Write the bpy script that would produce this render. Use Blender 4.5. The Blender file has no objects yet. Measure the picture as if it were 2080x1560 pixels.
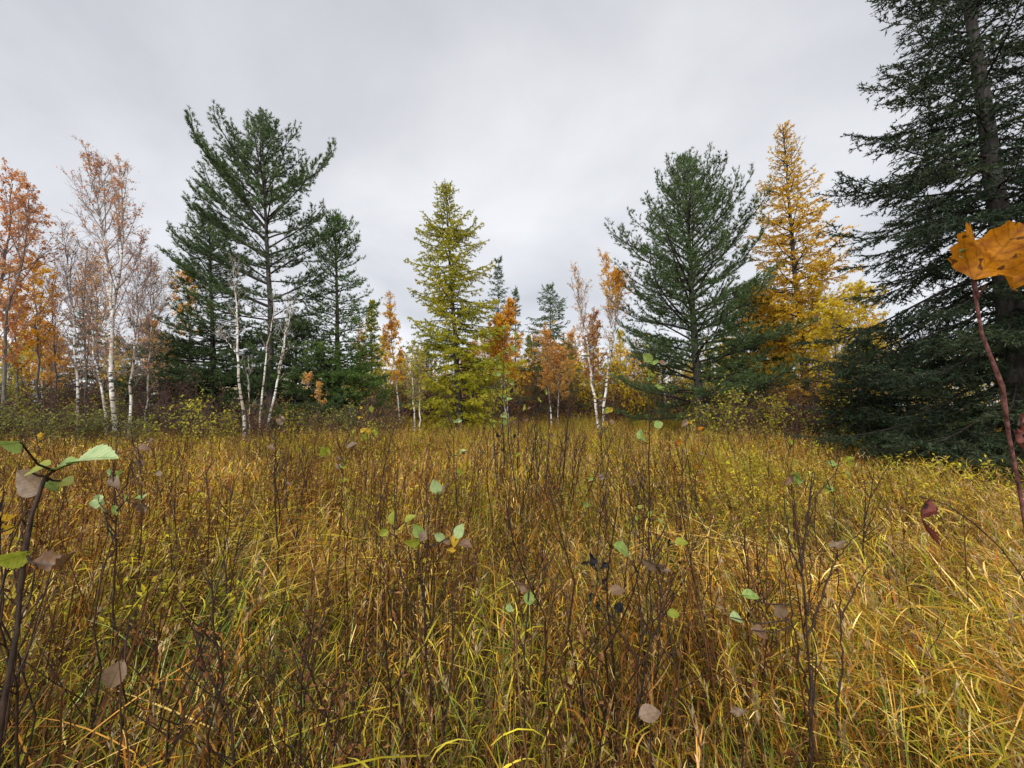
import bpy, math, random
import numpy as np
from mathutils import Matrix, Vector
R = math.radians
SC = bpy.context.scene
COL = SC.collection

# ------------------------------------------------------------------ camera
F, CX, CY = 800.0, 1040.0, 780.0          # focal length and centre in photograph pixels
PITCH, EYE = R(3.0), 1.55
cam_d = bpy.data.cameras.new('camera')
cam = bpy.data.objects.new('camera', cam_d)
COL.objects.link(cam)
cam_d.sensor_fit = 'HORIZONTAL'
cam_d.sensor_width = 36.0
cam_d.lens = 36.0 * F / 2080.0
cam_d.clip_start, cam_d.clip_end = 0.05, 2000
cam.location = (0, 0, EYE)
cam.rotation_euler = (R(90) + PITCH, 0, 0)
SC.camera = cam

# ------------------------------------------------------------------ sky, sun, exposure
SUN_EL, SUN_ROT = R(42), R(200)
w = bpy.data.worlds.new('World'); SC.world = w; w.use_nodes = True
nt = w.node_tree; nt.nodes.clear()
def N(tree, typ, **kw):
    n = tree.nodes.new(typ)
    for k, v in kw.items():
        setattr(n, k, v)
    return n
out = N(nt, 'ShaderNodeOutputWorld'); bg = N(nt, 'ShaderNodeBackground')
bg.inputs['Strength'].default_value = 0.1
sky = N(nt, 'ShaderNodeTexSky', sky_type='NISHITA')
sky.sun_disc = False; sky.sun_elevation = SUN_EL; sky.sun_rotation = SUN_ROT
tc = N(nt, 'ShaderNodeTexCoord'); sep = N(nt, 'ShaderNodeSeparateXYZ')
nt.links.new(tc.outputs['Generated'], sep.inputs[0])
zc = N(nt, 'ShaderNodeMath', operation='MAXIMUM'); zc.inputs[1].default_value = 0.0
nt.links.new(sep.outputs[2], zc.inputs[0])
za = N(nt, 'ShaderNodeMath', operation='ADD'); za.inputs[1].default_value = 0.42
nt.links.new(zc.outputs[0], za.inputs[0])
dv = N(nt, 'ShaderNodeVectorMath', operation='DIVIDE')
cmb = N(nt, 'ShaderNodeCombineXYZ'); cmb.inputs[2].default_value = 1.0
nt.links.new(za.outputs[0], cmb.inputs[0]); nt.links.new(za.outputs[0], cmb.inputs[1])
nt.links.new(tc.outputs['Generated'], dv.inputs[0]); nt.links.new(cmb.outputs[0], dv.inputs[1])
cn = N(nt, 'ShaderNodeTexNoise'); cn.inputs['Scale'].default_value = 1.5
cn.inputs['Detail'].default_value = 5.0; cn.inputs['Roughness'].default_value = 0.5
cn.inputs['Distortion'].default_value = 0.2
nt.links.new(dv.outputs[0], cn.inputs['Vector'])
cr = N(nt, 'ShaderNodeValToRGB')
cr.color_ramp.elements[0].position = 0.30; cr.color_ramp.elements[0].color = (0.170, 0.175, 0.189, 1)
cr.color_ramp.elements[1].position = 0.70; cr.color_ramp.elements[1].color = (0.270, 0.273, 0.282, 1)
nt.links.new(cn.outputs[0], cr.inputs[0])
sc10 = N(nt, 'ShaderNodeVectorMath', operation='SCALE'); sc10.inputs['Scale'].default_value = 10.0
nt.links.new(cr.outputs[0], sc10.inputs[0])
hz = N(nt, 'ShaderNodeMapRange'); hz.inputs[1].default_value = 0.0; hz.inputs[2].default_value = 0.55; hz.inputs[3].default_value = 12.2; hz.inputs[4].default_value = 9.8
nt.links.new(zc.outputs[0], hz.inputs[0]); nt.links.new(hz.outputs[0], sc10.inputs['Scale'])
mx = N(nt, 'ShaderNodeMixRGB'); mx.inputs[0].default_value = 0.97
nt.links.new(sky.outputs[0], mx.inputs[1]); nt.links.new(sc10.outputs[0], mx.inputs[2])
nt.links.new(mx.outputs[0], bg.inputs[0]); nt.links.new(bg.outputs[0], out.inputs[0])

sun_d = bpy.data.lights.new('sun', 'SUN'); sun = bpy.data.objects.new('sun', sun_d); COL.objects.link(sun)
sun_d.energy = 1.5; sun_d.angle = R(100); sun_d.color = (1.0, 0.97, 0.92)
# Nishita: rotation 0 puts the sun towards +Y, growing clockwise seen from above
sdir = Vector((math.sin(SUN_ROT) * math.cos(SUN_EL), math.cos(SUN_ROT) * math.cos(SUN_EL), math.sin(SUN_EL)))
sun.rotation_euler = sdir.to_track_quat('Z', 'Y').to_euler()
SC.view_settings.view_transform = 'Standard'; SC.view_settings.look = 'None'
SC.view_settings.exposure = 1.7; SC.view_settings.gamma = 1.0; SC.view_settings.use_curve_mapping = False
SC.render.engine = 'CYCLES'
SC.cycles.max_bounces = 4; SC.cycles.diffuse_bounces = 2; SC.cycles.transmission_bounces = 2
SC.cycles.glossy_bounces = 2; SC.cycles.transparent_max_bounces = 4
SC.cycles.use_denoising = True

# ------------------------------------------------------------------ helpers
def px(u, v, Y):
    """World point at depth Y metres seen at photograph pixel (u, v)."""
    a, b = (u - CX) / F, (CY - v) / F
    dy = math.cos(PITCH) - b * math.sin(PITCH); dz = math.sin(PITCH) + b * math.cos(PITCH)
    s = Y / dy
    return np.array([a * s, Y, EYE + dz * s])
def nrm(a):
    return a / np.maximum(np.linalg.norm(a, axis=-1, keepdims=True), 1e-9)
_rn = np.random.default_rng(5)
_NK = _rn.normal(0, 1, (10, 2)); _NP = _rn.uniform(0, 6.28, 10)
def noise2(x, y, scale, seed=0):
    """Smooth 2-D noise, about 0..1."""
    s = 0
    for i in range(6):
        k = _NK[(i + seed) % 10]; k2 = _NK[(i * 3 + seed + 1) % 10]
        s = s + np.sin((x * k[0] + y * k[1]) / scale * (1 + .35 * i) + _NP[(i + seed) % 10]
                       + 1.3 * np.sin((x * k2[0] + y * k2[1]) / scale * .7 + seed))
    return np.clip(.5 + s / 7.0, 0, 1)
def ground_z(x, y):
    return .10 * (noise2(np.asarray(x, float), np.asarray(y, float), 3.0, 2) - .5)
def pal(cols, t):
    """Linear colour out of a list of colours, t in 0..1."""
    cols = np.array(cols, float); t = np.clip(np.atleast_1d(t), 0, .9999) * (len(cols) - 1)
    i = t.astype(int); f = (t - i)[:, None]
    return cols[i] * (1 - f) + cols[i + 1] * f

class G:
    """Collects faces and colours and links them as ONE mesh object."""
    def __init__(s): s.v = []; s.f = []; s.c = []; s.n = 0; s.sm = []
    def add(s, v, f, c, smooth=False):
        v = np.asarray(v, np.float32).reshape(-1, 3); f = np.asarray(f, np.int64)
        c = np.asarray(c, np.float32)
        if c.ndim == 1: c = np.tile(c, (len(f), 1))
        s.v.append(v); s.f.append(f + s.n); s.c.append(c); s.n += len(v); s.sm.append(np.full(len(f), smooth))
    def tris(s): return sum(len(f) * (f.shape[1] - 2) for f in s.f)
    def mesh(s, name, mat, origin=(0, 0, 0)):
        me = bpy.data.meshes.new(name)
        v = np.concatenate(s.v) - np.asarray(origin, np.float32)
        loops = np.concatenate([f.ravel() for f in s.f]).astype(np.int32)
        cnt = np.concatenate([np.full(len(f), f.shape[1]) for f in s.f])
        st = np.concatenate([[0], np.cumsum(cnt)[:-1]]).astype(np.int32)
        me.vertices.add(len(v)); me.vertices.foreach_set('co', v.astype(np.float32).ravel())
        me.loops.add(len(loops)); me.loops.foreach_set('vertex_index', loops)
        me.polygons.add(len(st)); me.polygons.foreach_set('loop_start', st)
        me.polygons.foreach_set('use_smooth', np.concatenate(s.sm))
        me.update(calc_edges=True)
        at = me.attributes.new('col', 'FLOAT_COLOR', 'FACE')
        c = np.concatenate(s.c); c = np.concatenate([c, np.ones((len(c), 1), np.float32)], 1)
        at.data.foreach_set('color', c.astype(np.float32).ravel())
        me.materials.append(mat)
        return me
    def build(s, name, mat, parent=None, origin=(0, 0, 0), kind=None):
        if s.n == 0: return None
        o = bpy.data.objects.new(name, s.mesh(name, mat, origin)); COL.objects.link(o)
        if parent: o.parent = parent
        else: o.location = origin
        if kind: o['kind'] = kind
        return o
def thing(name, label, cat, loc, group=None):
    o = bpy.data.objects.new(name, None); COL.objects.link(o)
    o.location = tuple(loc); o.empty_display_size = .2
    o['label'] = label; o['category'] = cat
    if group: o['group'] = group
    return o
def copy_tree(o, loc, rz, s, label=None, group=None):
    r = o.copy(); COL.objects.link(r); r.location = tuple(loc); r.rotation_euler = (0, 0, rz); r.scale = (s, s, s)
    if label: r['label'] = label
    if group: r['group'] = group
    for ch in o.children:
        c = ch.copy(); COL.objects.link(c); c.parent = r
        for g in ch.children:
            d = g.copy(); COL.objects.link(d); d.parent = c
    return r

def tubes(P, Rr, k):
    """P (T,N,3) centre lines, Rr (T,N) radii -> verts, quads."""
    T, n, _ = P.shape
    tg = nrm(np.gradient(P, axis=1))
    av = tg.mean(1)
    ref = np.where(np.abs(av[:, 2:3]) > .8, np.array([[1., 0, 0]]), np.array([[0, 0, 1.]]))[:, None, :]
    n1 = nrm(np.cross(tg, ref)); n2 = np.cross(tg, n1)
    a = np.arange(k) * 2 * np.pi / k
    V = P[:, :, None] + Rr[:, :, None, None] * (n1[:, :, None] * np.cos(a)[None, None, :, None] + n2[:, :, None] * np.sin(a)[None, None, :, None])
    i = (np.arange(T)[:, None, None] * n * k + np.arange(n - 1)[None, :, None] * k)
    j = np.arange(k)[None, None, :]; j2 = (j + 1) % k
    f = np.stack([i + j, i + j2, i + k + j2, i + k + j], -1).reshape(-1, 4)
    return V.reshape(-1, 3), f
def sticks(a, b, r0, r1):
    """Many 3-sided straight twigs."""
    P = np.stack([a, b], 1); Rr = np.stack([np.broadcast_to(r0, len(a)), np.broadcast_to(r1, len(a))], 1)
    return tubes(P, Rr, 3)
def strips(rng, a, b, wd):
    """Many hair-thin twigs, one narrow face each."""
    s = nrm(np.cross(b - a, rng.normal(size=a.shape))) * (wd * .5)
    V = np.stack([a - s, a + s, b + s * .5, b - s * .5], 1)
    return V.reshape(-1, 3), np.arange(len(a) * 4).reshape(-1, 4)
def needles(rng, b, d, L, wd):
    s = nrm(np.cross(d, nrm(rng.normal(size=d.shape)))) * (wd[:, None] * .5)
    V = np.stack([b - s, b + s, b + d * L[:, None]], 1)
    return V.reshape(-1, 3), np.arange(len(b) * 3).reshape(-1, 3)
def leafquads(rng, b, d, L, wd, nrmv=None):
    """Folded diamond leaves: base, side, tip, side."""
    if nrmv is None: nrmv = rng.normal(size=d.shape) + np.array([0, 0, .8])
    s = nrm(np.cross(d, nrmv)); up = np.cross(s, d)
    m = b + d * (L * .45)[:, None] + up * (L * .12)[:, None]
    s = s * (wd * .5)[:, None]
    V = np.stack([b, m - s, b + d * L[:, None], m + s], 1)
    return V.reshape(-1, 3), np.arange(len(b) * 4).reshape(-1, 4)

# ------------------------------------------------------------------ materials
def mat_new(name):
    m = bpy.data.materials.new(name); m.use_nodes = True; m.node_tree.nodes.clear(); return m, m.node_tree
def leaf_mat(name, trans=.3, rough=.5, spec=.3, vary=.25, nscale=30.0, inst=0.0):
    m, t = mat_new(name); o = N(t, 'ShaderNodeOutputMaterial')
    at = N(t, 'ShaderNodeAttribute', attribute_name='col')
    geo = N(t, 'ShaderNodeNewGeometry'); nz = N(t, 'ShaderNodeTexNoise'); nz.inputs['Scale'].default_value = nscale
    nz.inputs['Detail'].default_value = 2
    t.links.new(geo.outputs['Position'], nz.inputs['Vector'])
    mr = N(t, 'ShaderNodeMapRange'); mr.inputs[1].default_value = .25; mr.inputs[2].default_value = .75
    mr.inputs[3].default_value = 1 - vary; mr.inputs[4].default_value = 1 + vary
    t.links.new(nz.outputs[0], mr.inputs[0])
    vm = N(t, 'ShaderNodeVectorMath', operation='SCALE')
    t.links.new(at.outputs['Color'], vm.inputs[0]); t.links.new(mr.outputs[0], vm.inputs['Scale'])
    if inst:                                   # each clump has its own tone
        oi = N(t, 'ShaderNodeObjectInfo'); m2 = N(t, 'ShaderNodeMapRange'); m2.inputs[3].default_value = 1 - inst; m2.inputs[4].default_value = 1 + inst * .8
        t.links.new(oi.outputs['Random'], m2.inputs[0]); mm = N(t, 'ShaderNodeMath', operation='MULTIPLY')
        t.links.new(m2.outputs[0], mm.inputs[0]); t.links.new(mr.outputs[0], mm.inputs[1]); t.links.new(mm.outputs[0], vm.inputs['Scale'])
    p = N(t, 'ShaderNodeBsdfPrincipled'); p.inputs['Roughness'].default_value = rough
    p.inputs['Specular IOR Level'].default_value = spec
    t.links.new(vm.outputs[0], p.inputs['Base Color'])
    tr = N(t, 'ShaderNodeBsdfTranslucent'); t.links.new(vm.outputs[0], tr.inputs[0])
    mix = N(t, 'ShaderNodeMixShader'); mix.inputs[0].default_value = trans
    t.links.new(p.outputs[0], mix.inputs[1]); t.links.new(tr.outputs[0], mix.inputs[2])
    t.links.new(mix.outputs[0], o.inputs[0])
    return m
def bark_mat(name, c1, c2, scale=(14, 14, 3), rough=.85):
    m, t = mat_new(name); o = N(t, 'ShaderNodeOutputMaterial')
    geo = N(t, 'ShaderNodeNewGeometry'); mp = N(t, 'ShaderNodeMapping'); mp.inputs['Scale'].default_value = scale
    nz = N(t, 'ShaderNodeTexNoise'); nz.inputs['Scale'].default_value = 1.6; nz.inputs['Detail'].default_value = 6
    t.links.new(geo.outputs['Position'], mp.inputs[0]); t.links.new(mp.outputs[0], nz.inputs['Vector'])
    cr = N(t, 'ShaderNodeValToRGB'); e = cr.color_ramp.elements
    e[0].position = .35; e[0].color = (*c1, 1); e[1].position = .68; e[1].color = (*c2, 1)
    t.links.new(nz.outputs[0], cr.inputs[0])
    p = N(t, 'ShaderNodeBsdfPrincipled'); p.inputs['Roughness'].default_value = rough; p.inputs['Specular IOR Level'].default_value = .25
    t.links.new(cr.outputs[0], p.inputs['Base Color'])
    bp = N(t, 'ShaderNodeBump'); bp.inputs['Strength'].default_value = .5; bp.inputs['Distance'].default_value = .01
    t.links.new(nz.outputs[0], bp.inputs['Height']); t.links.new(bp.outputs[0], p.inputs['Normal'])
    t.links.new(p.outputs[0], o.inputs[0])
    return m
def birch_mat(name, white=(.70, .67, .62)):
    m, t = mat_new(name); o = N(t, 'ShaderNodeOutputMaterial')
    geo = N(t, 'ShaderNodeNewGeometry'); mp = N(t, 'ShaderNodeMapping'); mp.inputs['Scale'].default_value = (4, 4, 13)
    nz = N(t, 'ShaderNodeTexNoise'); nz.inputs['Scale'].default_value = 1.0; nz.inputs['Detail'].default_value = 4
    t.links.new(geo.outputs['Position'], mp.inputs[0]); t.links.new(mp.outputs[0], nz.inputs['Vector'])
    cr = N(t, 'ShaderNodeValToRGB'); e = cr.color_ramp.elements
    e[0].position = .52; e[0].color = (*white, 1); e[1].position = .60; e[1].color = (.035, .03, .027, 1)
    t.links.new(nz.outputs[0], cr.inputs[0])
    n2 = N(t, 'ShaderNodeTexNoise'); n2.inputs['Scale'].default_value = 2.2; t.links.new(geo.outputs['Position'], n2.inputs['Vector'])
    c2 = N(t, 'ShaderNodeValToRGB'); e = c2.color_ramp.elements
    e[0].position = .38; e[0].color = (.50, .42, .36, 1); e[1].position = .6; e[1].color = (1, 1, 1, 1)
    t.links.new(n2.outputs[0], c2.inputs[0])
    mu = N(t, 'ShaderNodeMixRGB', blend_type='MULTIPLY'); mu.inputs[0].default_value = 1
    t.links.new(cr.outputs[0], mu.inputs[1]); t.links.new(c2.outputs[0], mu.inputs[2])
    p = N(t, 'ShaderNodeBsdfPrincipled'); p.inputs['Roughness'].default_value = .7
    t.links.new(mu.outputs[0], p.inputs['Base Color']); t.links.new(p.outputs[0], o.inputs[0])
    return m
M_needle = leaf_mat('pine_needles', .18, .5, .25, .3, 6)
M_leaf = leaf_mat('autumn_leaves', .50, .5, .3, .3, 8)
M_blade = leaf_mat('grass_blades', .24, .6, .12, .45, 14, .48)
M_forb = leaf_mat('low_leaves', .32, .6, .12, .3, 9, .45)
M_dry = leaf_mat('dry_weeds', .15, .9, .04, .3, 20)
M_bark = bark_mat('conifer_bark', (.030, .026, .024), (.10, .09, .082))
M_limb = bark_mat('limb_bark', (.014, .011, .009), (.055, .045, .038))
M_barkg = bark_mat('grey_bark', (.07, .062, .056), (.20, .185, .17))
M_stem = bark_mat('stem_bark', (.014, .008, .005), (.052, .028, .016), (60, 60, 18), .6)
M_pink = bark_mat('pink_bark', (.05, .018, .016), (.21, .085, .075), (90, 90, 40), .5)
M_birch = birch_mat('birch_bark')
M_twig = leaf_mat('twigs', 0.0, .8, .2, .2, 10)

# ------------------------------------------------------------------ ground
def make_ground():
    n = 121
    g = np.concatenate([-np.geomspace(600, 12, 20), np.linspace(-10, 10, 41), np.geomspace(12, 600, 20)])
    X, Y = np.meshgrid(g, g + 8); Z = ground_z(X, Y)
    k = len(g); i = np.arange(k - 1)
    a = (i[:, None] * k + i[None]).ravel()
    f = np.stack([a, a + 1, a + k + 1, a + k], 1)
    m, t = mat_new('soil'); o = N(t, 'ShaderNodeOutputMaterial'); geo = N(t, 'ShaderNodeNewGeometry')
    nz = N(t, 'ShaderNodeTexNoise'); nz.inputs['Scale'].default_value = 5; nz.inputs['Detail'].default_value = 8
    t.links.new(geo.outputs['Position'], nz.inputs['Vector'])
    cr = N(t, 'ShaderNodeValToRGB'); e = cr.color_ramp.elements
    e[0].position = .3; e[0].color = (.025, .018, .010, 1); e[1].position = .7; e[1].color = (.12, .085, .035, 1)
    t.links.new(nz.outputs[0], cr.inputs[0])
    p = N(t, 'ShaderNodeBsdfPrincipled'); p.inputs['Roughness'].default_value = .95
    t.links.new(cr.outputs[0], p.inputs['Base Color'])
    bp = N(t, 'ShaderNodeBump'); bp.inputs['Distance'].default_value = .05; t.links.new(nz.outputs[0], bp.inputs['Height'])
    t.links.new(bp.outputs[0], p.inputs['Normal']); t.links.new(p.outputs[0], o.inputs[0])
    q = G(); q.add(np.stack([X, Y, Z], -1), f, (1, 1, 1), True)
    q.build('ground', m, kind='structure')
make_ground()

# ------------------------------------------------------------------ conifers
KIND = {
 'pine':   dict(sag=.10, up=.55, d2=6.5, t0=.16, phi=.75, vert=.14, vsd=.16, k2=.34, b2=.22, d3=7.0, k3=.45, b3=.12, r=.011),
 'spruce': dict(sag=.30, up=.50, d2=10.0, t0=.06, phi=.80, vert=-.22, vsd=.16, k2=.30, b2=.20, d3=12., k3=.40, b3=.11, r=.007),
 'larch':  dict(sag=.10, up=.45, d2=8.0, t0=.10, phi=.85, vert=-.22, vsd=.30, k2=.26, b2=.18, d3=9.0, k3=.35, b3=.10, r=.010),
}
WOODC = (.05, .042, .036)
def limb(rng, o, az, elev, L, kind, q, gw, gn, cols, size=1.0, cover=1.0, curve=1.0):
    K = KIND[kind]; n = 9; t = np.linspace(0, 1, n)
    e = np.minimum(elev, R(82)) - curve * K['sag'] * np.sin(np.pi * np.minimum(t * 1.2, 1)) + curve * K['up'] * t ** 2.5 + rng.normal(0, .05, n).cumsum()
    a = az + rng.normal(0, .05, n).cumsum()
    d = np.stack([np.cos(e) * np.cos(a), np.cos(e) * np.sin(a), np.sin(e)], 1); step = L / (n - 1)
    P = o + np.concatenate([np.zeros((1, 3)), np.cumsum(d[:-1] * step, 0)])
    r = (K['r'] * L + .004) * (1 - t) ** .9 + .004
    gw.add(*tubes(P[None], r[None], 5), WOODC, True)
    n2 = max(5, int(L * K['d2'] * min(1, .5 + q * .5)))
    tt = K['t0'] + (1 - K['t0']) * (np.arange(n2) + rng.uniform(0, 1, n2)) / n2
    def at(arr, x): return np.stack([np.interp(x, t, arr[:, k]) for k in range(3)], 1)
    b2 = at(P, tt); ax = nrm(at(d, tt))
    side = nrm(np.cross(ax, np.array([0, 0, 1.]))); up = np.cross(side, ax)
    sg = np.where(np.arange(n2) % 2, 1., -1.)[:, None]; ph = rng.normal(K['phi'], .14, n2)[:, None]
    d2 = nrm(ax * np.cos(ph) + side * sg * np.sin(ph) + up * rng.normal(K['vert'], K['vsd'], n2)[:, None])
    L2 = (K['k2'] * L * (1 - tt) ** .75 * np.minimum(1, tt / .3) + K['b2'] * min(1, L)) * rng.uniform(.55, 1.2, n2)
    e2 = b2 + d2 * L2[:, None]
    if kind == 'larch': e2 = e2 - np.array([0, 0, .16]) * (L2[:, None]) ** 1.0
    gw.add(*sticks(b2, e2, .0035 + .004 * L2, .003), WOODC)
    c3 = np.maximum(2, (L2 * K['d3'] * q)).astype(int); ix = np.repeat(np.arange(n2), c3); u = rng.uniform(.15, 1, len(ix))
    d2e = nrm(e2 - b2)
    s3 = b2[ix] + (e2 - b2)[ix] * u[:, None]
    side3 = nrm(np.cross(d2e[ix], up[ix])); ph3 = rng.normal(.75, .2, len(ix))[:, None]
    sg3 = rng.choice([-1., 1.], len(ix))[:, None]
    v3 = K['vert'] * 1.3
    d3 = nrm(d2e[ix] * np.cos(ph3) + side3 * sg3 * np.sin(ph3) + np.array([0, 0, 1.]) * rng.normal(v3, .22, len(ix))[:, None])
    L3 = (K['k3'] * L2[ix] * (1 - u) + K['b3']) * rng.uniform(.6, 1.3, len(ix))
    # twigs that carry foliage: the limb's outer half, the secondaries, the tertiaries
    h = 4 if kind != 'pine' else 5
    TS = np.concatenate([P[h:-1], b2, s3]); TD = np.concatenate([d[h:-1], d2e, d3])
    TL = np.concatenate([np.full(n - 1 - h, step), np.linalg.norm(e2 - b2, axis=1), L3])
    T0 = np.concatenate([np.zeros(n - 1 - h), np.full(n2, .3 if kind == 'pine' else .05), np.zeros(len(ix))])
    tone = rng.uniform(.2, .8) + rng.normal(0, .12, len(TS))
    if kind == 'pine':
        m = np.maximum(1, TL * (1 - T0) / .075 * q).astype(int); per = 8; wn, ln = .017, .115
    elif kind == 'spruce':
        m = np.maximum(3, TL / (.016 / q)).astype(int); per = 1; wn, ln = .020, .062
        k = gw
    else:
        m = np.maximum(1, TL / (.042 / q)).astype(int); per = 5; wn, ln = .024, .062
    if kind != 'pine':
        gw.add(*strips(rng, s3, s3 + d3 * L3[:, None], .007), WOODC)
    i = np.repeat(np.arange(len(TS)), m)
    keep = rng.uniform(0, 1, len(i)) < cover
    i = i[keep]
    uu = T0[i] + (1 - T0[i]) * np.sqrt(rng.uniform(0, 1, len(i))) if kind == 'pine' else T0[i] + (1 - T0[i]) * rng.uniform(0, 1, len(i))
    pb = TS[i] + TD[i] * (TL[i] * uu)[:, None]
    pb = np.repeat(pb, per, 0); pd = np.repeat(TD[i], per, 0); pt = np.repeat(tone[i], per)
    rnd = rng.normal(size=pb.shape)
    if kind == 'pine': dd = nrm(pd * .95 + rnd * .48 + np.array([0, 0, .22]))
    elif kind == 'spruce': dd = nrm(pd * .9 + rnd * .55 + np.array([0, 0, .10]))
    else: dd = nrm(pd * .35 + rnd * .6)
    nn = len(pb)
    Ln = ln * size * rng.uniform(.7, 1.25, nn); Wn = wn * size * rng.uniform(.8, 1.2, nn)
    gn.add(*needles(rng, pb, dd, Ln, Wn), pal(cols, pt + rng.normal(0, .1, nn)))

PINE = [(.048, .082, .030), (.090, .140, .050), (.14, .20, .072)]
PINE2 = [(.058, .115, .028), (.10, .175, .040), (.155, .23, .05)]
SPRUCE = [(.015, .030, .016), (.032, .054, .024), (.064, .086, .034)]
LARCHG = [(.23, .25, .016), (.40, .38, .022), (.58, .49, .035)]
LARCHY = [(.54, .29, .02), (.76, .45, .025), (.84, .58, .05)]
LARCHO = [(.32, .13, .025), (.45, .20, .03), (.50, .27, .05)]

def resample(P, n):
    P = np.asarray(P); s = np.concatenate([[0], np.cumsum(np.linalg.norm(np.diff(P, axis=0), axis=1))]); s /= s[-1]
    x = np.linspace(0, 1, n)
    return np.stack([np.interp(x, s, P[:, k]) for k in range(3)], 1)
def trunk_pts(pts, Y):
    """Trunk centre line: bottom on the ground under the first pixel, then through the others at depth Y."""
    W = [px(u, v, Y) for u, v in pts]
    b = W[0].copy(); b[2] = float(ground_z(b[0], b[1])) - .05
    return np.array([b] + [p for p in W if p[2] > b[2] + .3])

def conifer(name, label, cat, pts, Y, kind, cols, prof, elev, gap, per, r0, seed, q=1.0, size=1.0, z0=.15, cover=1.0,
            limbs_apart=False, extra=(), bark=None, wob=.18, lop=None, group=None, tip_cover=None, curve=1.0, gapfn=None):
    """prof: (relative height, crown radius in m) points; elev: (relative height, degrees)."""
    rng = np.random.default_rng(seed)
    C = trunk_pts(pts, Y); base = C[0].copy(); top = C[-1]; H = top[2] - base[2]
    root = thing(name, label, cat, base, group)
    TP = resample(C, 16); rel = (TP[:, 2] - base[2]) / H
    tr = G(); rad = r0 * (1 - .93 * np.linspace(0, 1, 16)) ; rad[0] *= 1.35
    TP[1:-1, :2] += rng.normal(0, .012, (14, 2))
    tr.add(*tubes(TP[None], rad[None], 9), WOODC, True)
    tr.build('trunk', bark or M_bark, root, base)
    gw, gn = G(), G()
    jobs = []
    h = z0; az = rng.uniform(0, 6.28)
    while h < .985:
        r = np.interp(h, *zip(*prof))
        npr = per if h < .8 else max(3, per - 1)
        az += rng.uniform(.3, .9)
        for k in range(npr):
            jobs.append((h + rng.uniform(-.008, .012), az + k * 6.283 / npr + rng.normal(0, .22), r * rng.uniform(1 - 1.6 * wob, 1 + wob), np.interp(h, *zip(*elev)) + rng.normal(0, 5)))
        h += (gap * rng.uniform(.75, 1.25)) * (1.0 if h < .75 else .65) * (gapfn(h) if gapfn else 1.0)
    for (hx, a, r, e) in extra: jobs.append((hx, a, r, e))
    for (hh, a, r, e) in jobs:
        if lop: r *= lop(a % 6.2832, hh)
        if r < .08: continue
        hh = min(hh, .99)
        o = np.array([np.interp(hh, rel, TP[:, k]) for k in range(3)])
        er = R(e); L = r / max(.38, math.cos(er + .15)); L = min(L, (H * (1 - hh) * rng.uniform(.55, .95) + .06) / max(.12, math.sin(er + .12))) if er > .15 else L
        cv = cover if tip_cover is None else np.interp(hh, *zip(*tip_cover))
        if kind == 'larch' and rng.uniform() < .08: cv *= .3
        if limbs_apart and r > .45:
            a1, a2 = G(), G()
            limb(rng, o, a, er, L, kind, q, a1, a2, cols, size, cv, curve)
            lo = a1.build('limb', M_limb, root, o); lo.location = tuple(o - base)
            a2.build('needles', M_needle, lo, o, 'stuff')
        else:
            limb(rng, o, a, er, L, kind, q, gw, gn, cols, size, cv, curve)
    # leader shoots
    limb(rng, TP[-2], 0, R(86), np.linalg.norm(TP[-1] - TP[-2]) * 1.1, kind, q, gw, gn, cols, size, cover, .1)
    gw.build('branchwork', M_limb, root, base, 'stuff')
    gn.build('crown', M_needle if kind != 'larch' else M_leaf, root, base, 'stuff')
    return root

W_ = math.pi
# tall white pine on the left: open crown, long rising limbs
conifer('pine_tree', 'tallest dark pine, open crowned, with long limbs sweeping up to the left', 'tree',
        [(548, 872), (550, 640), (541, 480), (537, 340), (531, 235)], 17, 'pine', PINE,
        [(.12, 1.2), (.40, 2.0), (.55, 2.4), (.68, 2.5), (.8, 2.3), (.9, 1.9), (.96, 1.2), (1, .3)],
        [(.1, 5), (.45, 12), (.6, 30), (.75, 48), (.9, 62), (1, 80)], .046, 4, .17, 11, q=1.0, size=1.15, z0=.33,
        limbs_apart=True, wob=.3,
        lop=lambda a, h: 1.0 if h > .72 else (1.0 if abs(math.cos(a)) > .35 else .72),
        extra=[(.40, 3.10, 5.0, 20), (.47, 3.25, 4.0, 26), (.55, 3.05, 3.6, 36), (.60, 2.95, 4.2, 44), (.64, 3.3, 3.1, 52),
               (.70, 2.9, 2.3, 58), (.42, .1, 2.8, 28), (.50, -.15, 2.6, 30), (.58, .12, 2.3, 34), (.66, -.1, 1.9, 45), (.36, .3, 2.6, 16),
               (.36, 3.3, 3.2, 10)])
# tall white pine on the right: full conical crown
conifer('pine_tree', 'full conical dark green pine standing alone on the right of the meadow', 'tree',
        [(1424, 862), (1412, 720), (1404, 560), (1395, 420), (1388, 318)], 16, 'pine', PINE,
        [(.06, 2.9), (.15, 3.7), (.28, 3.6), (.45, 3.0), (.6, 2.45), (.72, 1.75), (.82, 1.1), (.9, .62), (.95, .36), (1, .15)],
        [(.05, 0), (.2, 8), (.4, 24), (.6, 40), (.8, 54), (1, 66)], .036, 5, .20, 12, q=.85, size=1.1, z0=.09,
        limbs_apart=True, wob=.16)
# big spruce at right
conifer('spruce_tree', 'huge dark spruce at the right edge whose top leaves the picture', 'tree',
        [(2085, 985), (2035, 480), (2000, 230), (1964, 0), (1935, -190), (1915, -320)], 7.2, 'spruce', SPRUCE,
        [(.0, 2.8), (.08, 3.0), (.16, 3.0), (.3, 2.8), (.42, 2.55), (.55, 1.75), (.72, 1.1), (.86, .7), (1, .2)],
        [(.0, -14), (.3, -8), (.5, 4), (.7, 18), (.9, 35), (1, 70)], .026, 6, .23, 13, q=.98, size=1.10, z0=.03,
        limbs_apart=True, wob=.25)
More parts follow.
